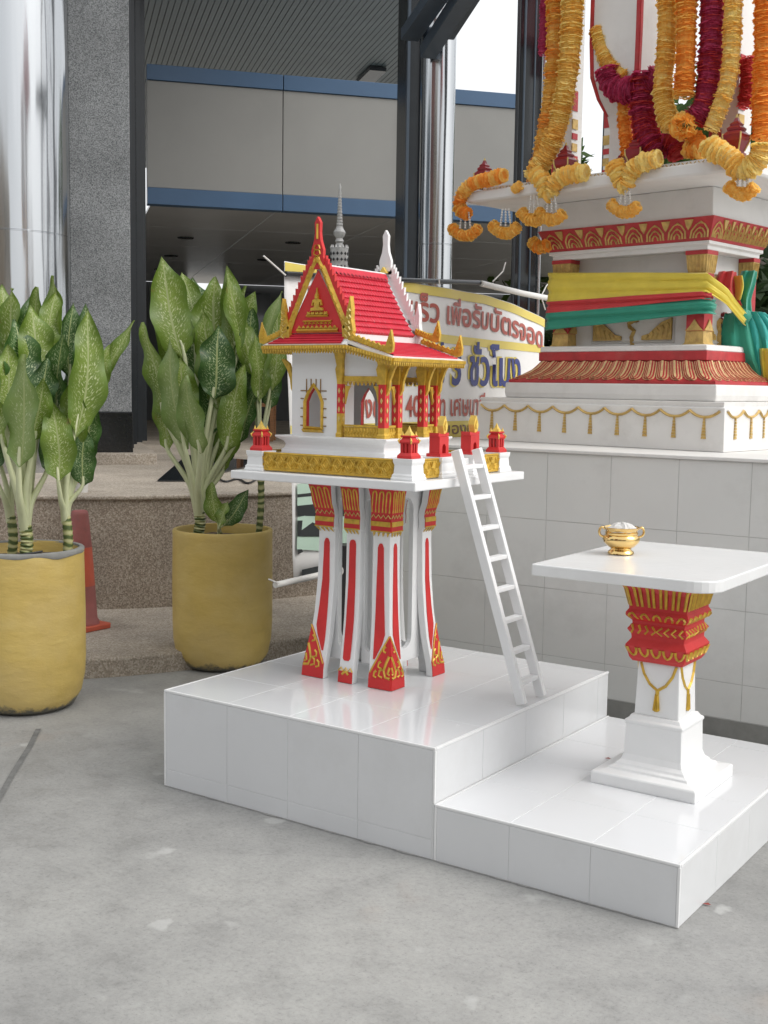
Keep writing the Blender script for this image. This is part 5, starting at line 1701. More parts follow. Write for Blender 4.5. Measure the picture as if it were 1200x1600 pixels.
# pillars of the upper pavilion
def pillar(a, b_, w, flare):
    c = sp_(a, b_, 0)
    b = MB()
    prof = [(w * 1.2, 2.5165), (w * 1.2, 2.54), (w, 2.55), (w, 2.74)]
    prof += [(w * 1.15, 2.80), (w * 1.7, 2.88), (w * 2.1, 2.98), (w * 2.2, 3.14), (w * 2.2, 4.56)] if flare else [(w, 4.56)]
    b.square(prof, c, 0, SR)
    p = b.build('pillar', 'white_old', shr, bevel=0.006)
    b = MB()
    wt = [(z, h) for h, z in prof]
    for k in (0, 3, 1):
        n, e = ((-SE2, SE1), (SE1, SE2), (SE2, -SE1), (-SE1, -SE2))[k]
        fn = lambda x, z, t: c + e * (x * interp(wt, z)) + n * (interp(wt, z) + t) + Vector((0, 0, z))
        if flare:
            for s in (-1, 1):
                b.strip(fn, [(s * 1.0, s * 0.86, z) for z in (2.80, 2.88, 2.98, 3.14, 4.56)], 0.004, 0)
        else:
            b.strip(fn, [(-0.98, -0.1, z) for z in (2.545, 2.60, 2.68)], 0.004, 0)
            b.strip(fn, [(-0.98, -0.3, z) for z in (2.90, 3.0)], 0.004, 0)
            b.strip(fn, [(-0.98, -0.25, z) for z in (2.70, 2.74)], 0.006, 1)
            b.strip(fn, [(-0.98, -0.25, z) for z in (2.76, 2.79)], 0.006, 0)
            b.strip(fn, [(-0.98, -0.25, z) for z in (2.81, 2.86)], 0.006, 1)
            for z in (2.575, 2.60, 2.625, 2.65):
                b.strip(fn, [(-0.70, -0.38, z), (-0.74, -0.34, z + 0.009), (-0.70, -0.38, z + 0.018)], 0.007, 1)
    b.build('pillar_ornament', ['red_old', 'gold_old'], p)
pillar(-0.42, -0.36, 0.060, False)
pillar(0.02, -0.50, 0.062, True)
pillar(0.52, -0.42, 0.070, False)
pillar(-0.42, 0.42, 0.055, False)
pillar(0.52, 0.42, 0.055, False)
b = MB(); b.square([(0.56, 4.561), (0.58, 4.60), (0.58, 4.64), (0.54, 4.66), (0.30, 5.0), (0.02, 5.6)], SC, 0, SR)
b.build('pavilion_roof', 'red_old', shr)
# the shrine is shallower than it is wide
def squash(o):
    if o.type == 'MESH':
        base = OFF[o.name]
        for v in o.data.vertices:
            p = v.co + base
            bb = (p - SC).dot(SE2)
            if bb > -0.36:
                v.co += SE2 * ((-0.36 + (bb + 0.36) * 0.55) - bb)
        o.data.update()
    for c in o.children:
        squash(c)
bpy.context.view_layer.update()
squash(shr)
# dark red lanterns along the slab
for px, py, w in ((757, 263, 1.0), (884, 250, 1.1), (996, 238, 1.1), (1150, 225, 1.15), (972, 238, 0.7)):
    d = s_at(px, py, -0.665 if w > 0.8 else -0.60)
    b0 = MB()
    t = thing('red_lantern', {757: 'small dark red lantern finial at the left end of the shrine slab', 884: 'dark red lantern finial beside the left white pillar of the shrine', 996: 'dark red lantern finial in the middle of the shrine slab below the magenta garlands', 1150: 'dark red lantern finial at the near corner of the shrine slab', 972: 'smallest dark red lantern finial tucked behind the middle one on the shrine slab'}[px], 'lantern', (d.x, d.y, 2.517), 'lantern finials on the tall shrine slab')
    z, k = 2.517, w * 0.98
    b0.square([(0.030 * k, z), (0.030 * k, z + 0.010 * k), (0.022 * k, z + 0.016 * k), (0.036 * k, z + 0.055 * k), (0.040 * k, z + 0.078 * k), (0.034 * k, z + 0.084 * k), (0.024 * k, z + 0.095 * k)], (d.x, d.y), 0, SR)
    b0.build('lantern_body', 'dark_red', t)
    b0 = MB()
    b0.square([(0.026 * k, z + 0.0955 * k), (0.028 * k, z + 0.104 * k), (0.018 * k, z + 0.114 * k), (0.020 * k, z + 0.120 * k), (0.010 * k, z + 0.130 * k), (0.002, z + 0.155 * k)], (d.x, d.y), 0, SR)
    for sx in (-1, 1):
        for sy in (-1, 1):
            c = Vector((d.x, d.y, 0)) + SE1 * (sx * 0.031 * k) + SE2 * (sy * 0.031 * k)
            b0.tube([Vector((c.x, c.y, z + 0.02 * k)) - SE1 * sx * 0.008 - SE2 * sy * 0.008, Vector((c.x, c.y, z + 0.058 * k)) + SE1 * sx * 0.007 + SE2 * sy * 0.007, Vector((c.x, c.y, z + 0.083 * k)) + SE1 * sx * 0.008 + SE2 * sy * 0.008], 0.0035 * k, 6, 1)
    b0.square([(0.009 * k, z + 0.131 * k), (0.001, z + 0.160 * k)], (d.x, d.y), 1, SR)
    b0.build('lantern_cap', ['dark_red', 'pale_gold'], t)

# ---- flower garlands
def garland(path, r, mats, name='flower_garland', spacing=0.024, seed=0, parent=None, label=None, dense=True):
    rnd = random.Random(seed)
    pts = smooth_path(path, 8)
    # resample at even steps
    out, acc = [pts[0]], 0.0
    for p, q in zip(pts, pts[1:]):
        seg = (q - p).length
        while acc + seg >= spacing:
            p = p.lerp(q, (spacing - acc) / seg)
            out.append(p.copy())
            seg = (q - p).length
            acc = 0.0
        acc += seg
    b = MB()
    b.tube(out if len(out) > 2 else pts, r * 0.86, 12, 0)
    for i, p in enumerate(out):
        t = (out[min(i + 1, len(out) - 1)] - out[max(i - 1, 0)]).normalized()
        a = t.orthogonal().normalized()
        c = t.cross(a)
        mi = rnd.randrange(len(mats)) if rnd.random() < 0.5 else i % len(mats)
        rr = r * rnd.uniform(0.92, 1.08)
        ph = rnd.random() * 6
        for layer, (lift, rad, wid) in enumerate(((-0.34, 0.96, 0.52), (-0.05, 1.06, 0.52), (0.25, 0.98, 0.50), (0.45, 0.84, 0.46))):
            n = 11
            for k in range(n):
                an = ph + layer * 0.3 + 2 * math.pi * k / n + rnd.uniform(-0.15, 0.15)
                d = a * math.cos(an) + c * math.sin(an)
                s = t.cross(d)
                q = p + t * (spacing * lift)
                R_ = rr * rad * rnd.uniform(0.93, 1.08)
                w = R_ * wid
                tip = q + d * R_ + t * spacing * rnd.uniform(-0.12, 0.22)
                mid = q + d * R_ * 0.84
                b.add([q + d * R_ * 0.55, mid + s * w * 0.7 - t * 0.1 * spacing, tip + s * w * 0.35, tip - s * w * 0.35, mid - s * w * 0.7 - t * 0.1 * spacing], [(0, 1, 2, 3, 4)], mi)
    o = b.build(name, mats, parent, origin=path[-1] if parent is None else None)
    if label:
        tag(o, label, 'garland', 'flower garlands on the tall shrine')
    return o
SP = lambda lst, b_: [s_at(x, y, b_) for x, y in lst]
PXM = 6.0 / FPX
GL = [
    ([(868, -60), (868, 60), (862, 150), (848, 230), (836, 290)], -0.64, 15, ['petal_yellow', 'petal_orange'], 'long orange yellow garland hanging behind the leftmost pale one'),
    ([(896, -60), (892, 60), (882, 150), (862, 225), (832, 278)], -0.69, 17, ['petal_yellow', 'petal_pale'], 'leftmost long pale yellow garland curving to the slab edge'),
    ([(853, -60), (851, 20), (848, 85)], -0.60, 8, ['petal_magenta'], 'thin magenta garland at the left behind the yellow ones'),
    ([(934, 48), (942, 78), (956, 105), (980, 125)], -0.62, 13, ['petal_yellow', 'petal_pale'], 'short yellow garland slung round the white pillar capital'),
    ([(950, 112), (958, 135), (990, 142), (1020, 128), (1034, 108)], -0.64, 19, ['petal_magenta'], 'magenta garland ring round the neck of the white pillar'),
    ([(1008, 118), (1006, 170), (1012, 215), (1030, 245)], -0.645, 20, ['petal_magenta', 'petal_red'], 'magenta and red garland bunch hanging below the pillar ring'),
    ([(976, 150), (976, 195), (982, 240)], -0.60, 11, ['petal_orange', 'petal_yellow'], 'orange garland half hidden behind the magenta bunch'),
    ([(1044, -60), (1042, 60), (1036, 130), (1040, 175), (1052, 205)], -0.70, 15, ['petal_yellow', 'petal_pale'], 'long yellow garland left of the bright orange one'),
    ([(1073, -60), (1072, 60), (1070, 120), (1068, 155)], -0.73, 15, ['petal_orange', 'petal_yellow'], 'long bright orange garland ending above a large marigold'),
    ([(1116, -60), (1112, 60), (1108, 120), (1100, 165), (1085, 190)], -0.66, 18, ['petal_magenta', 'petal_red'], 'long magenta garland between the yellow ones'),
    ([(1146, -60), (1144, 60), (1138, 125), (1124, 170), (1110, 205)], -0.68, 13, ['petal_pale', 'petal_yellow'], 'long pale yellow garland right of the magenta one'),
    ([(1168, 95), (1170, 130), (1166, 166)], -0.52, 13, ['petal_red'], 'short coral red garland behind the right orange one'),
    ([(1198, -60), (1196, 60), (1193, 130), (1192, 215)], -0.62, 16, ['petal_orange'], 'long orange garland at the right edge of the picture'),
    ([(1022, 235), (1048, 222), (1062, 240)], -0.62, 17, ['petal_red', 'petal_magenta'], 'red garland heap on the slab under the large marigold'),
    ([(1085, 215), (1095, 235), (1075, 232)], -0.66, 13, ['petal_orange', 'petal_yellow'], 'orange garland end curled beside the near corner lantern'),
]
for i, (pts, bb, w, mats, lab) in enumerate(GL):
    garland(SP(pts, bb), w * PXM * 0.98, mats, seed=i, label=lab, spacing=0.027)
def pompom(px, py, b_, r, mats, label, seed):
    rnd = random.Random(seed)
    c = s_at(px, py, b_)
    b = MB()
    for i in range(220):
        d = Vector((rnd.gauss(0, 1), rnd.gauss(0, 1), rnd.gauss(0, 1))).normalized()
        s = d.orthogonal().normalized()
        s.rotate(Matrix.Rotation(rnd.random() * 6, 3, d))
        u = d.cross(s)
        q = c + d * r * rnd.uniform(0.45, 0.8)
        w = r * 0.30
        b.add([q, q + d * w * 0.8 + s * w, q + d * w * 1.2, q + d * w * 0.8 - s * w], [(0, 1, 2, 3)], rnd.randrange(len(mats)))
    return tag(b.build('marigold', mats, None, origin=c), label, 'flower', 'single marigolds on the tall shrine')
pompom(1068, 197, -0.735, 0.060, ['petal_orange', 'petal_yellow'], 'large orange marigold head hanging under the bright orange garland', 3)
# draped garlands on the slab edge with tassels below
DR = [
    ([(787, 274), (765, 280), (738, 288), (722, 305), (718, 325), (732, 336)], -0.775, 11, 'petal_orange', [(727, 362, 21)], 'orange garland draped over the left end of the shrine slab'),
    ([(914, 270), (890, 272), (868, 284), (857, 304), (848, 284), (836, 272)], -0.785, 13, 'petal_pale', [(835, 338, 20), (862, 337, 20)], 'pale yellow garland draped over the slab below the left white pillar'),
    ([(1028, 248), (1005, 254), (986, 268), (976, 290), (966, 270), (958, 255)], -0.785, 13, 'petal_pale', [(977, 325, 22)], 'pale yellow garland draped over the middle of the slab'),
    ([(1192, 228), (1186, 250), (1160, 266), (1140, 246), (1112, 232), (1106, 218)], -0.785, 15, 'petal_pale', [(1160, 297, 21)], 'pale yellow garland draped over the near corner of the slab'),
    ([(812, 290), (802, 297)], -0.775, 8, 'petal_yellow', [(790, 358, 20)], 'small yellow garland with a tassel on the left part of the slab'),
]
for i, (pts, bb, w, mt, tass, lab) in enumerate(DR):
    t = thing('draped_garland', lab, 'garland', tuple(s_at(pts[0][0], pts[0][1], bb)), 'garlands draped over the slab edge')
    garland(SP(pts, bb), w * PXM, [mt, 'petal_yellow'], 'flower_rope', 0.022, 50 + i, t)
    for j, (x, y, hw) in enumerate(tass):
        garland(SP([(x - hw, y - 6), (x - hw * 0.5, y + 4), (x, y + 7), (x + hw * 0.5, y + 4), (x + hw, y - 6)], bb), 9 * PXM, [mt if mt != 'petal_pale' else 'petal_yellow', 'petal_yellow'], 'flower_crescent', 0.020, 80 + i * 4 + j, t)
        b = MB()
        for q in (-0.4, 0.0, 0.4):
            top = s_at(x + q * hw * 0.6, y - 32, bb)
            bot = s_at(x + q * hw, y - 4, bb)
            n = 7
            for k in range(n):
                c = top.lerp(bot, (k + 0.5) / n)
                b.lathe([(0.001, -0.006), (0.006, -0.002), (0.005, 0.004), (0.001, 0.007)], c, 6)
        o = b.build('jasmine_strings', 'rope_white', t)
        o['kind'] = 'stuff'
t = garland(SP([(832, 378), (843, 387), (856, 383)], -0.55), 10 * PXM, ['petal_yellow', 'petal_orange'], 'flower_garland', 0.02, 99, None, 'small orange garland end below the left of the arch frieze')

# ---- three coloured sashes round the body, knotted on the right side
def sash(top, bot, mat, name, label, folds, off, tmax=1.0):
    b = MB()
    n, m = 40, 14
    L = []
    for i in range(n + 1):
        t = i / n * tmax
        row = []
        for j in range(m + 1):
            s = j / m
            if t < 0.80:
                a = lerp(-0.452, 0.44, t / 0.80); bb = -0.445
            else:
                u = (t - 0.80) / 0.20
                a = lerp(0.44, 0.475, min(1, u * 3)); bb = lerp(-0.445, -0.13, u)
            z = lerp(bot(t), top(t), s)
            d = 0.006 * math.sin(s * folds * 6.28 + t * 3.0) + 0.004 * math.sin(s * folds * 13 + t * 8)
            d += off
            if t < 0.80: row.append(sp_(a, bb - d, z))
            else: row.append(sp_(a + d, bb - d * max(0, 1 - 3 * (t - 0.80) / 0.2), z))
        L.append(row)
    o = b.add([p for r in L for p in r], [])
    for i in range(n):
        for j in range(m):
            b.f.append([o + i * (m + 1) + j, o + (i + 1) * (m + 1) + j, o + (i + 1) * (m + 1) + j + 1, o + i * (m + 1) + j + 1]); b.m.append(0)
    ob = b.build(name, mat, None, smooth=80, origin=sp_(0, -0.45, 1.9))
    so_ = ob.modifiers.new('thick', 'SOLIDIFY'); so_.thickness = 0.003
    tag(ob, label, 'sash', 'sashes tied round the tall shrine')
    return ob
pinch = lambda t: max(0.0, (t - 0.80) / 0.20)
def zl(y): return s_at(872, y, -0.46).z
def zr(y): return s_at(1098, y, -0.46).z
zk = s_at(1150, 492, -0.2).z
def edge(l, r, k): return lambda t: lerp(zl(l), zr(r), t / 0.8) if t < 0.8 else lerp(zr(r), zk + k, pinch(t))
sash(edge(425, 426, 0.012), edge(474, 456, -0.05), 'cloth_yellow', 'sash', 'wide yellow cloth sash wrapped round the shrine body, topmost of three', 2.2, 0.014)
sash(edge(471, 455, 0.01), edge(490, 467, -0.02), 'cloth_red', 'sash', 'narrow red cloth sash between the yellow and the green one', 1.2, 0.020, 0.815)
sash(edge(488, 466, 0.0), edge(516, 490, -0.03), 'cloth_green', 'sash', 'green cloth sash lowest of the three round the shrine body', 1.5, 0.024, 0.83)
# bow with hanging tails
bow = thing('cloth_bow', 'large green bow with red and yellow loops on the right of the shrine', 'bow', tuple(sp_(0.50, -0.10, 1.96)))
def tail(px_pts, w_px, mat, name, ex, folds=3, dep=0.03):
    b = MB()
    n, m = 18, 12
    ctr = [s_plane_r(x, y, ex) for x, y in px_pts]
    path = smooth_path(ctr, 6)
    n = len(path) - 1
    for i, p in enumerate(path):
        t = i / n
        k = t * (len(w_px) - 1)
        j0 = min(int(k), len(w_px) - 2)
        w = lerp(w_px[j0], w_px[j0 + 1], k - j0) * 5.7 / FPX
        for j in range(m + 1):
            s = j / m * 2 - 1
            b.v.append(p + Vector((CR.x, CR.y, 0)) * (s * w / 2) + Vector((-CD.x, -CD.y, 0)) * (dep * (math.cos(s * 1.4) + 0.30 * math.sin(s * folds * 3.14 + t * 2))))
    for i in range(n):
        for j in range(m):
            o = i * (m + 1) + j
            b.f.append([o, o + m + 1, o + m + 2, o + 1]); b.m.append(0)
    ob = b.build(name, mat, bow, smooth=80)
    so_ = ob.modifiers.new('thick', 'SOLIDIFY'); so_.thickness = 0.004
def s_plane_r(px, py, ex): return at_plane(px, py, sp_(ex, 0, 0), SE1 * 0.2 - Vector((CD.x, CD.y, 0)) * 0.8)
tail([(1154, 490), (1160, 535), (1174, 575), (1194, 618)], [44, 72, 66, 40], 'cloth_green', 'bow_tail', 0.52, 3, 0.05)
tail([(1172, 488), (1188, 520), (1194, 570), (1198, 630)], [46, 66, 56, 44], 'cloth_teal', 'bow_tail', 0.53, 4, 0.05)
tail([(1190, 545), (1196, 590), (1204, 640)], [14, 18, 20], 'cloth_yellow', 'bow_tail', 0.55, 2, 0.07)
tail([(1170, 424), (1165, 445), (1160, 470), (1160, 496)], [26, 28, 24, 30], 'cloth_green', 'bow_loop', 0.52, 2, 0.05)
tail([(1136, 425), (1132, 450), (1140, 470), (1148, 478)], [28, 38, 30, 20], 'cloth_red', 'bow_loop', 0.53, 2, 0.055)
tail([(1151, 432), (1153, 450), (1150, 470)], [12, 16, 10], 'cloth_yellow', 'bow_loop', 0.545, 1, 0.06)
b = MB()
kc = s_plane_r(1158, 494, 0.55)
b.lathe([(0.012, -0.045), (0.038, -0.03), (0.05, 0.0), (0.038, 0.028), (0.012, 0.04)], kc, 14)
for v in b.v: v += Vector((random.uniform(-1, 1), random.uniform(-1, 1), random.uniform(-1, 1))) * 0.005
b.build('knot', 'cloth_green', bow, smooth=70)
b = MB()
for i in range(60):
    p = s_plane_r(random.uniform(1105, 1135), random.uniform(490, 545), 0.44)
    b.lathe([(0.002, -0.012), (0.012, -0.004), (0.012, 0.005), (0.002, 0.012)], p + Vector((CD.x, CD.y, 0)) * random.uniform(-0.02, 0.02), 6)
o_ = b.build('dried_garland', 'dark_red', None, origin=s_plane_r(1120, 545, 0.44))
tag(o_, 'dried dark red flower garland hanging beside the green bow', 'garland', 'flower garlands on the tall shrine')

# ================================================================== BANNER
BXX = -1.50
ban = thing('vinyl_banner', 'printed white and yellow vinyl banner with red and blue Thai lettering on white poles', 'banner', (BXX, 2.2, 0.65))
yL, yR = at_x(446, 430, BXX).y, at_x(852, 500, BXX).y
def zt_(y): return 2.045 - 0.035 * ((y - yL) / (yR - yL)) - (0.085 * max(0, ((y - yL) / (yR - yL) - 0.70) / 0.30) ** 1.3)
def zb_(y): return 0.585 + 0.03 * ((y - yL) / (yR - yL))
def wav(y, z):
    return 0.006 * math.sin(y * 7.5 + z * 1.3) + 0.004 * math.sin(y * 17 - z * 4) + 0.004 * noise.noise(Vector((y * 6, z * 6, 0)))
def band(z0f, z1f, mat, name, off, y0=yL, y1=yR, n=60, parent=ban, thick=0.0012):
    b = MB()
    m = 10
    for i in range(n + 1):
        y = lerp(y0, y1, i / n)
        for j in range(m + 1):
            z = lerp(z0f(y), z1f(y), j / m)
            y_ = y + 0.075 * max(0, (1 - i / n * 3)) * (2.03 - z) / 1.4
            b.v.append(Vector((BXX + wav(y_, z) + off, y_, z)))
    for i in range(n):
        for j in range(m):
            o = i * (m + 1) + j
            b.f.append([o, o + m + 1, o + m + 2, o + 1]); b.m.append(0)
    o = b.build(name, mat, parent, smooth=80)
    return o
sheet = band(zb_, zt_, 'banner_white', 'sheet', 0.0)
so_ = sheet.modifiers.new('thick', 'SOLIDIFY'); so_.thickness = 0.0015; so_.offset = -1
band(lambda y: zt_(y) - 0.052, lambda y: zt_(y) - 0.004, 'banner_yellow', 'yellow_stripe', 0.003)
band(lambda y: 1.755 - 0.04 * (y - yL) / (yR - yL), lambda y: 1.800 - 0.04 * (y - yL) / (yR - yL), 'banner_yellow', 'yellow_stripe', 0.003)
band(lambda y: 1.225, lambda y: 1.315, 'banner_yellow', 'yellow_stripe', 0.003, n=50)
def print_text(txt, y0, z, h, mat, wscale=1.0, off=0.006, outline=None, weight=0.0, name='lettering', bend=None):
    cu = bpy.data.curves.new('txt', 'FONT')
    cu.body = txt
    cu.size = h
    cu.resolution_u = 3
    cu.offset = weight
    ob = bpy.data.objects.new('txt', cu)
    COL.objects.link(ob)
    dg = bpy.context.evaluated_depsgraph_get()
    me = bpy.data.meshes.new_from_object(ob.evaluated_get(dg))
    bpy.data.objects.remove(ob)
    bpy.data.curves.remove(cu)
    base = OFF[ban.name]
    for v in me.vertices:
        y, zz = y0 + v.co.x * wscale, z + v.co.y + (bend(y0 + v.co.x * wscale) if bend else 0)
        v.co = Vector((BXX + wav(y, zz) + off, y, zz)) - base
    me.name = name
    me.materials.clear()
    me.materials.append(MATS[mat])
    o = bpy.data.objects.new(name, me)
    COL.objects.link(o)
    o.parent = ban
    o['kind'] = 'stuff'
    OFF[o.name] = base
    return o
bend = lambda y: -0.045 * ((y - yL) / (yR - yL)) - (0.08 * max(0, ((y - yL) / (yR - yL) - 0.72) / 0.28) ** 1.3)
def fit_text(txt, pxa, pxb, zc, h, mat, **k):
    """set the line between two photo columns"""
    ya, yb = at_x(pxa, 560, BXX).y, at_x(pxb, 560, BXX).y
    o = print_text(txt, 0.0, zc, h, mat, **{**k, 'bend': None, 'off': 0})
    xs = [v.co.y + OFF[ban.name].y for v in o.data.vertices]
    w = max(xs) - min(xs)
    me = o.data
    bpy.data.objects.remove(o)
    bpy.data.meshes.remove(me)
    s = (yb - ya) / w
    return print_text(txt, ya, zc, h, mat, wscale=s, **k)
fit_text('จอดรถก่อนเร็ว เพื่อรับบัตรจอด', 480, 846, 1.862, 0.165, 'print_red', weight=0.004, bend=bend)
fit_text('จอดรถฟรี 3 ชั่วโมง', 520, 812, 1.515, 0.275, 'banner_yellow', weight=0.014, off=0.0045, name='lettering_outline')
fit_text('จอดรถฟรี 3 ชั่วโมง', 520, 812, 1.515, 0.275, 'print_navy', weight=0.006, off=0.0085)
fit_text('ชั่วโมงต่อไป 40 บาท เศษนาที', 520, 760, 1.345, 0.155, 'print_red', weight=0.003)
fit_text('เงื่อนไขการขอบัตรของบาท', 500, 760, 1.245, 0.085, 'print_brown', weight=0.001)
# printed cars at the foot of the banner
def shape(pts, mat, off, name='printed_car'):
    fn = lambda a, z: Vector((BXX + wav(a, z) + off, a, z))
    b = MB()
    P = [fn(at_x(x, y, BXX).y, at_x(x, y, BXX).z) for x, y in pts]
    b.add(P, [tuple(range(len(P)))])
    return b.build(name, mat, ban)
shape([(462, 756), (600, 740), (600, 776), (462, 790)], 'car_mint', 0.011, 'printed_car_roof')
shape([(462, 772), (600, 758), (600, 763), (462, 777)], 'car_dark', 0.0125, 'printed_car_gap')
shape([(462, 790), (600, 776), (600, 806), (462, 806)], 'car_dark', 0.011, 'printed_car_shadow')
shape([(462, 808), (500, 800), (600, 790), (600, 850), (520, 862), (462, 858)], 'car_mint', 0.013, 'printed_car_body')
shape([(462, 813), (480, 813), (500, 822), (512, 834), (500, 838), (462, 838)], 'car_dark', 0.015, 'printed_car_window')
shape([(478, 830), (490, 827), (498, 830), (488, 834), (478, 834)], 'car_white', 0.017, 'printed_car_mirror')
shape([(462, 858), (470, 858), (472, 862), (463, 866)], 'car_dark', 0.016, 'printed_car_wheel')
shape([(470, 890), (505, 882), (600, 868), (600, 878), (505, 894), (470, 901)], 'car_dark', 0.012, 'printed_car_grille')
# poles, ties and cord
def pole(p, q, r, mat, name='pole'):
    b = MB(); b.tube([p, Vector(p).lerp(Vector(q), 0.5) + Vector((0, 0, -0.006)), q], r, 10)
    return b.build(name, mat, ban, smooth=60)
pole(at_x(430, 914, BXX + 0.02), at_x(640, 862, BXX + 0.02), 0.014, 'pvc')
pole(at_x(752, 443, BXX + 0.02), at_x(878, 470, BXX + 0.02), 0.017, 'pvc')
pole(at_x(446, 428, BXX + 0.01), at_x(756, 442, BXX + 0.01), 0.013, 'dark_frame')
for a, c in (((770, 440), (786, 424)), ((786, 424), (790, 410)), ((846, 462), (854, 446)), ((854, 446), (872, 432)), ((446, 430), (412, 400)), ((612, 440), (640, 470)), ((686, 436), (687, 446)), ((845, 462), (852, 484)), ((437, 912), (420, 905))):
    b = MB(); b.tube([at_x(*a, BXX + 0.03), at_x(*c, BXX + 0.03)], 0.004, 6)
    b.build('tie_cord', 'rope_white', ban)

# silver tiered spire standing behind the little house
sz = at_depth(530, 415, 6.6)
spo = thing('silver_spire', 'slender silver tiered finial with pierced crown behind the red roof', 'finial', (sz.x, sz.y, 0.1))
b = MB(); b.lathe([(0.022, 0.1), (0.018, sz.z + 0.01)], (sz.x, sz.y, 0), 12); b.build('post', 'silver_paint', spo, smooth=50)
b = MB()
px = 6.6 / FPX
b.lathe([(13 * px, 0.0), (14 * px, 0.05), (14 * px, 0.095), (11 * px, 0.094), (11 * px, 0.0)], sz, 20, cap=False)
for i in range(14):
    an = i * 2 * math.pi / 14
    c = sz + Vector((math.cos(an) * 13 * px, math.sin(an) * 13 * px, 0))
    b.lathe([(0.002, -0.022), (0.007, -0.008), (0.006, 0.0)], c, 6)
    b.lathe([(0.008, 0.093), (0.001, 0.112)], c, 6)
crown = b.build('crown', 'silver_paint', spo, smooth=50)
b = MB()
for i in range(14):
    an = (i + 0.5) * 2 * math.pi / 14
    d = Vector((math.cos(an), math.sin(an), 0))
    e = Vector((-d.y, d.x, 0))
    fn = fixed(sz + d * 14.2 * px, e, (0, 0, 1), d)
    for z in (0.03, 0.062):
        b.patch(fn, [(-0.008, z), (0, z - 0.010), (0.008, z), (0, z + 0.010)], 0.002)
b.build('crown_piercing', 'black_plastic', crown)
b = MB()
pr = [(6 * px, 0.09), (5 * px, 0.12), (7 * px, 0.13), (5 * px, 0.145), (9 * px, 0.165), (9.5 * px, 0.18), (6 * px, 0.20)]
z, r = 0.20, 5.6
while z < 0.37:
    pr += [(r * px, z + 0.002), (r * px, z + 0.010), (r * 0.72 * px, z + 0.013)]
    z += 0.016; r *= 0.93
pr += [(2.2 * px, z + 0.002), (2.6 * px, z + 0.012), (1.4 * px, z + 0.03), (2.2 * px, z + 0.045), (0.3 * px, z + 0.065)]
b.lathe(pr, sz, 18)
b.build('tiers', 'silver_paint', spo, smooth=35)

# black bin with round white sticker behind the stand
bb_ = at_depth(536, 900, 5.45)
bn = thing('black_bin', 'black plastic bin with round white emblem behind the stand legs', 'bin', (bb_.x, bb_.y, H1))
ex, ey = Vector((CR.x, CR.y, 0)).normalized(), Vector((CD.x, CD.y, 0)).normalized()
b = MB()
rg = []
ztop = bb_.z + 50 * 5.45 / FPX * 1.0
for w, z in ((0.055, H1), (0.060, ztop - 0.02), (0.066, ztop - 0.015), (0.066, ztop)):
    rg.append([bb_ + ex * (sx * w) + ey * (sy * w * 0.7) - Vector((0, 0, bb_.z - z)) for sx, sy in ((-1, -1), (1, -1), (1, 1), (-1, 1))])
b.loft(rg)
b.build('body', 'black_plastic', bn, bevel=0.012)
b = MB()
fn = fixed(bb_ - ey * 0.044 - ex * 0.022 + Vector((0, 0, 0.03)), ex, (0, 0, 1), -ey)
b.ribbon(fn, arc(0, 0, 0.022, 0, 360, 20), 0.008, 0.002)
b.ribbon(fn, arc(0, 0, 0.010, 0, 360, 14), 0.006, 0.002)
b.build('emblem', 'rope_white', bn)

# ================================================================== PLANTERS
def pot(c, r, h, name, label):
    t = thing(name, label, 'planter', c, 'yellow concrete planters')
    b = MB()
    prof = [(r * 0.70, 0.0), (r * 0.82, 0.02), (r * 0.93, 0.075), (r * 0.985, 0.15), (r * 1.0, 0.24), (r * 0.995, h * 0.6), (r * 0.985, h - 0.03), (r * 0.99, h - 0.008), (r * 0.975, h), (r * 0.91, h), (r * 0.90, h - 0.012), (r * 0.89, h - 0.09)]
    b.lathe(prof, c, 72)
    cv = Vector(c)
    for v in b.v:
        d = (v - cv); d.z = 0
        if d.length > 0.01:
            v += d.normalized() * (0.004 * noise.noise(v * 5.0) + 0.002 * noise.noise(v * 14.0))
    o = b.build('wall', 'pot_yellow', t, smooth=40)
    o.data.transform(Matrix.Identity(4))
    b = MB()
    n = 40
    b.lathe([(r * 0.89, h - 0.055), (r * 0.5, h - 0.045), (0.01, h - 0.04)], c, n)
    for v in b.v:
        v.z += 0.012 * noise.noise(v * 14)
    b.build('soil', 'soil', t, smooth=60)
    return t
PRc = (-2.356, 1.593, 0.0)
PLc = (-2.510, 0.426, 0.0)
pot(PRc, 0.265, 0.735, 'planter', 'tall yellow planter with wet streaks between the cone and the platform')
pot_l = pot(PLc, 0.268, 0.740, 'planter', 'scuffed yellow planter at the left edge with bare grey rim')
# grey cement worn bare on the left planter's rim, with a black hose on it
b = MB()
b.lathe([(0.2655, 0.730), (0.2668, 0.732), (0.2662, 0.739), (0.262, 0.7425), (0.243, 0.7425), (0.240, 0.735)], PLc, 60, cap=False)
for v in b.v:
    if v.z < 0.7335: v.z += 0.020 * noise.noise(v * 9) - 0.004
b.build('bare_rim', 'concrete_base', pot_l, smooth=50)
b = MB()
hp = []
for i in range(9):
    an = R(-125 + i * 13)
    hp.append(Vector(PLc) + Vector((math.cos(an) * 0.25, math.sin(an) * 0.25, 0.752 - 0.02 * math.sin(i / 8 * math.pi))))
b.tube(smooth_path(hp, 4), 0.005, 6)
tag(b.build('thin_hose', 'black_plastic', None, smooth=60, origin=hp[0]), 'thin black hose lying across the rim of the left planter', 'hose')

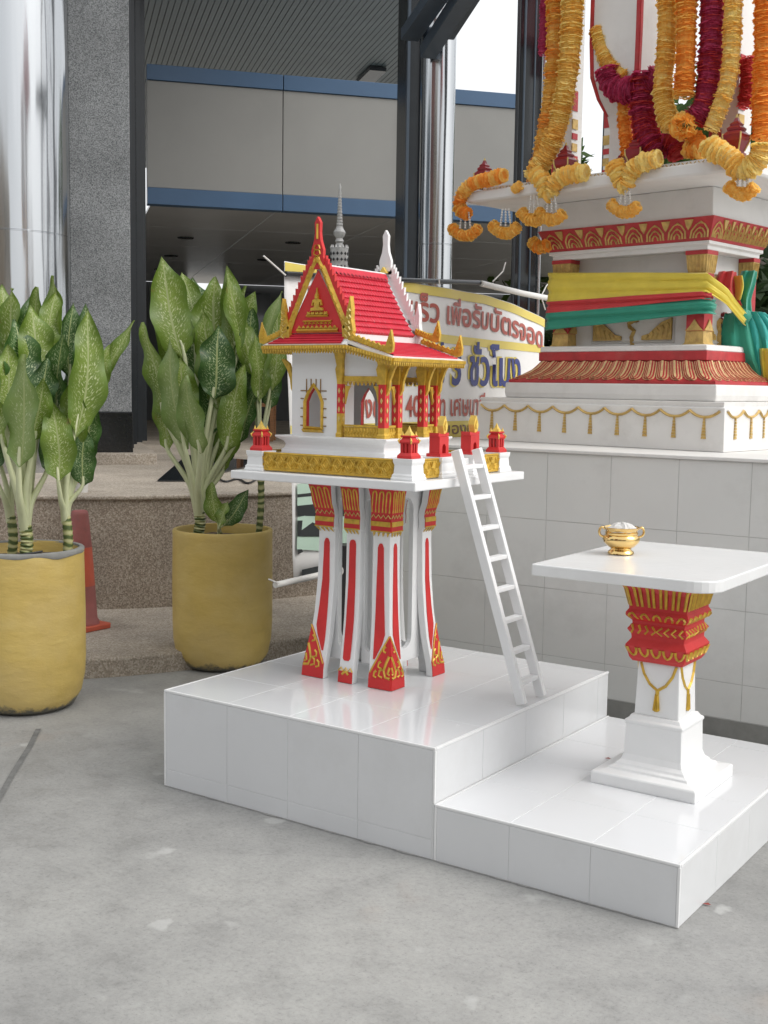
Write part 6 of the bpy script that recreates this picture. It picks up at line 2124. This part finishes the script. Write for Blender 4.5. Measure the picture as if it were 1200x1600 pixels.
# ---- dumb canes
LB = Vector((CR.x, CR.y, 0)).normalized()       # photo-right, level
FB = -Vector((CD.x, CD.y, 0)).normalized()      # towards the camera, level
def leaf_mesh(base, tip, w, normal, curl, mat, seed, parent, droop=0.0):
    rnd = random.Random(seed)
    base, tip = Vector(base), Vector(tip)
    L = (tip - base).length
    ax = (tip - base).normalized()
    nrm = (Vector(normal) - ax * ax.dot(Vector(normal))).normalized()
    sd = ax.cross(nrm).normalized()
    n, m = 18, 10
    b = MB()
    ph = rnd.random() * 6
    wf = rnd.uniform(4.5, 6.5)
    for i in range(n + 1):
        t = i / n
        prof = math.sin(math.pi * min(1.0, t ** 0.80)) ** 0.62 if 0 < t < 1 else 0.0
        if t > 0.72: prof *= 1 - 0.55 * ((t - 0.72) / 0.28) ** 1.5
        if t < 0.10: prof *= t / 0.10
        hw = w / 2 * prof * 1.0 + 0.0012
        arch = L * (curl * (t * t) - curl * 0.25 * t)
        ce = base + ax * (L * t) - nrm * arch
        side_shift = sd * (0.035 * L * math.sin(t * 3.5 + ph))
        for j in range(m + 1):
            s = j / m * 2 - 1
            ripple = 0.11 * w * math.sin(t * wf * 2.6 + ph + (2.1 if s > 0 else 0)) * abs(s) ** 1.6
            fold = 0.20 * hw * abs(s) ** 1.3          # lifts the two halves into a shallow trough
            quilt = 0.006 * w * math.sin(t * 46 - abs(s) * 16)
            p = ce + side_shift + sd * (s * hw * (1 + 0.06 * math.sin(t * 17 + ph * 2 + s))) + nrm * (fold + ripple + quilt)
            b.v.append(p)
            b.uv.append((j / m, t))
    for i in range(n):
        for j in range(m):
            o = i * (m + 1) + j
            b.f.append([o, o + m + 1, o + m + 2, o + 1]); b.m.append(0)
    return b.build('leaf', mat, parent, smooth=120)
def dumb_cane(label, d0, foot, top, cane_r, leaves, seed, zfoot):
    """foot/top: photo px of the cane; leaves: (base px, tip px, width px, depth offset towards camera, material key, facing)"""
    rnd = random.Random(seed)
    f = at_depth(*foot, d0)
    t_ = at_depth(*top, d0)
    t = thing('dumb_cane', label, 'plant', (f.x, f.y, zfoot), 'variegated plants in the planters')
    f.z = zfoot
    b = MB()
    path, rad = [], []
    n = 20
    for i in range(n + 1):
        u = i / n
        path.append(f.lerp(t_, u) + LB * 0.010 * math.sin(u * 3))
        rad.append(cane_r * (1.0 + (0.14 if i % 2 else -0.05)))
    b.tube(path, rad, 12)
    b.build('cane', 'cane', t, smooth=60)
    for i, (bs, tp, w, off, mk, face) in enumerate(leaves):
        B_ = at_depth(*bs, d0) + FB * off
        T_ = at_depth(*tp, d0) + FB * (off * 1.25 + face * 0.03)
        W = w * 0.90 * d0 / FPX
        b = MB()
        mid = t_.lerp(B_, 0.5) + (B_ - t_).cross(Vector((0, 0, 1))) * 0.0 - Vector((0, 0, 1)) * 0.0 + FB * off * 0.12 - LB * (B_ - t_).dot(LB) * 0.16
        pth = smooth_path([t_ - Vector((0, 0, 0.03)), t_.lerp(mid, 0.4), mid, B_, B_.lerp(T_, 0.18)], 5)
        k = len(pth)
        b.tube(pth, [lerp(cane_r * 0.95, cane_r * 0.22, min(1, (q / k) ** 0.85)) for q in range(k)], 8)
        b.build('petiole', 'petiole', t, smooth=60)
        nrm = FB * face + LB * rnd.uniform(-0.95, 0.95) + Vector((0, 0, 1)) * rnd.uniform(-0.1, 0.5)
        leaf_mesh(B_, T_, W, nrm, rnd.uniform(-0.08, 0.20), {'f': 'leaf_fresh', 'd': 'leaf_dark', 'p': 'leaf_pale'}[mk], seed * 40 + i, t)
    return t
zs_ = 0.69
dumb_cane('bushy speckled dumb cane, largest plant of the right planter', 6.33, (308, 838), (311, 800), 0.027, [
    ((298, 700), (268, 528), 52, 0.17, 'p', 1), ((322, 705), (304, 588), 50, 0.21, 'p', 1), ((290, 560), (250, 404), 70, 0.02, 'f', 1),
    ((262, 655), (226, 505), 46, 0.06, 'f', 1), ((335, 585), (338, 430), 84, -0.06, 'f', 1), ((335, 625), (356, 512), 66, 0.10, 'd', 1),
    ((368, 625), (385, 480), 58, -0.08, 'd', 1), ((352, 705), (388, 570), 48, 0.05, 'f', 1), ((345, 740), (378, 628), 50, -0.04, 'f', 1),
    ((264, 705), (243, 596), 34, 0.02, 'f', 1), ((308, 630), (300, 462), 74, -0.14, 'd', 1), ((280, 690), (262, 560), 58, 0.0, 'd', 1),
    ((330, 680), (332, 540), 60, 0.0, 'd', 1), ((352, 600), (366, 440), 62, -0.12, 'f', 1), ((345, 735), (352, 640), 54, -0.10, 'd', 1), ((318, 545), (296, 428), 58, -0.16, 'd', 1),
    ((276, 600), (238, 470), 50, -0.06, 'f', 1), ((300, 520), (282, 420), 46, -0.10, 'f', 1), ((360, 560), (392, 452), 46, -0.14, 'f', 1), ((338, 640), (322, 480), 56, 0.03, 'f', 1),
    ((372, 690), (402, 600), 40, -0.02, 'd', 1), ((300, 650), (290, 560), 50, 0.10, 'f', 1), ((368, 560), (352, 414), 44, -0.02, 'f', 1), ((272, 560), (272, 440), 44, -0.12, 'd', 1)], 1, zs_)
dumb_cane('tall thin dumb cane beside the gold eave of the little house', 6.40, (404, 836), (406, 722), 0.017, [
    ((398, 600), (356, 422), 52, 0.02, 'f', 1), ((408, 620), (430, 454), 40, 0.04, 'p', 1), ((420, 610), (440, 470), 36, -0.05, 'f', 1),
    ((418, 640), (432, 560), 34, -0.10, 'd', 1), ((396, 640), (405, 540), 34, -0.06, 'd', 1), ((404, 630), (408, 520), 40, 0.06, 'f', 1)], 2, zs_)
dumb_cane('small young dumb cane sprouting low in the right planter', 6.22, (340, 842), (342, 828), 0.010, [
    ((342, 818), (332, 752), 34, 0.03, 'f', 1), ((350, 820), (392, 764), 32, 0.03, 'd', 1), ((345, 822), (362, 780), 30, 0.08, 'f', 1)], 3, zs_)
dumb_cane('broad pale leaved dumb cane in the middle of the left planter', 5.45, (38, 862), (39, 822), 0.027, [
    ((48, 725), (66, 556), 68, 0.18, 'p', 1), ((20, 700), (2, 570), 66, 0.12, 'f', 1), ((52, 610), (62, 478), 70, 0.02, 'f', 1), ((22, 610), (14, 450), 66, -0.04, 'f', 1),
    ((70, 540), (78, 428), 46, -0.10, 'f', 1), ((40, 640), (42, 500), 74, 0.06, 'd', 1), ((72, 740), (84, 640), 40, 0.0, 'd', 1), ((0, 640), (-20, 500), 66, 0.0, 'f', 1),
    ((30, 560), (34, 452), 60, -0.16, 'd', 1), ((50, 600), (40, 520), 60, -0.10, 'd', 1), ((66, 660), (74, 560), 56, 0.04, 'd', 1),
    ((30, 660), (24, 540), 58, 0.10, 'f', 1), ((58, 560), (92, 452), 44, -0.06, 'f', 1), ((8, 560), (-6, 440), 50, -0.12, 'f', 1), ((64, 690), (80, 590), 46, 0.10, 'f', 1), ((44, 570), (50, 446), 46, -0.12, 'f', 1)], 4, zs_)
dumb_cane('dumb cane with dark curled leaves at the right of the left planter', 5.50, (104, 862), (102, 806), 0.021, [
    ((104, 748), (102, 625), 56, 0.14, 'f', 1), ((124, 680), (164, 488), 66, 0.10, 'f', 1), ((98, 650), (92, 508), 60, 0.06, 'd', 1), ((120, 620), (134, 474), 44, -0.06, 'd', 1),
    ((132, 720), (150, 622), 44, -0.02, 'd', 1), ((130, 760), (140, 668), 46, 0.02, 'd', 1), ((150, 600), (205, 498), 32, -0.02, 'f', 1), ((112, 640), (118, 530), 60, -0.12, 'd', 1), ((118, 700), (128, 590), 46, 0.06, 'f', 1), ((100, 590), (104, 470), 44, -0.10, 'd', 1), ((138, 640), (176, 540), 40, 0.0, 'f', 1)], 5, zs_)
dumb_cane('dumb cane with deep green leaves leaning out of the left edge', 5.55, (18, 860), (16, 806), 0.021, [
    ((2, 740), (-22, 610), 60, 0.10, 'd', 1), ((14, 690), (20, 560), 62, -0.06, 'd', 1), ((-8, 700), (-40, 580), 60, 0.0, 'f', 1)], 6, zs_)

# ================================================================== TRAFFIC CONE, CUP, BITS ON THE TERRACE
cc = Vector((-3.30, 1.44, 0.10))
cn = thing('traffic_cone', 'faded red traffic cone behind the left planter', 'cone', cc)
b = MB()
b.prism([cc + Vector((x, y, 0.001)) for x, y in rounded(-0.125, 0.125, -0.125, 0.125, 0.03)], (0, 0, 0.028))
b.build('base', 'cone_red', cn, bevel=0.004)
b = MB()
b.lathe([(0.104, 0.0295), (0.100, 0.05), (0.092, 0.06), (0.080, 0.25)], cc, 40, 0)
b.lathe([(0.0802, 0.2502), (0.0655, 0.47)], cc, 40, 1)
b.lathe([(0.0652, 0.4702), (0.048, 0.655), (0.044, 0.672), (0.034, 0.678)], cc, 40, 0)
b.build('body', ['cone_faded', 'cone_red'], cn, smooth=50)
cu_ = at_z(128, 769, 0.806)
b = MB()
b.lathe([(0.036, 0.0), (0.044, 0.11), (0.045, 0.112), (0.042, 0.110), (0.034, 0.004)], cu_, 28, 0)
b.lathe([(0.0427, 0.062), (0.0447, 0.106)], cu_, 28, 1, cap=False)
tag(b.build('paper_cup', ['rope_white', 'orange_print'], None, smooth=50, origin=cu_), 'white paper cup with orange print on the terrace above the cone', 'cup')
b = MB()
cp = [at_z(x, y, 0.815) for x, y in ((330, 738), (350, 752), (372, 748), (388, 755), (410, 745), (440, 748))]
b.tube(smooth_path(cp, 6), 0.008, 6)
tag(b.build('cable', 'black_plastic', None, smooth=60, origin=cp[0]), 'loose black cable snaking over the terrace edge', 'cable')
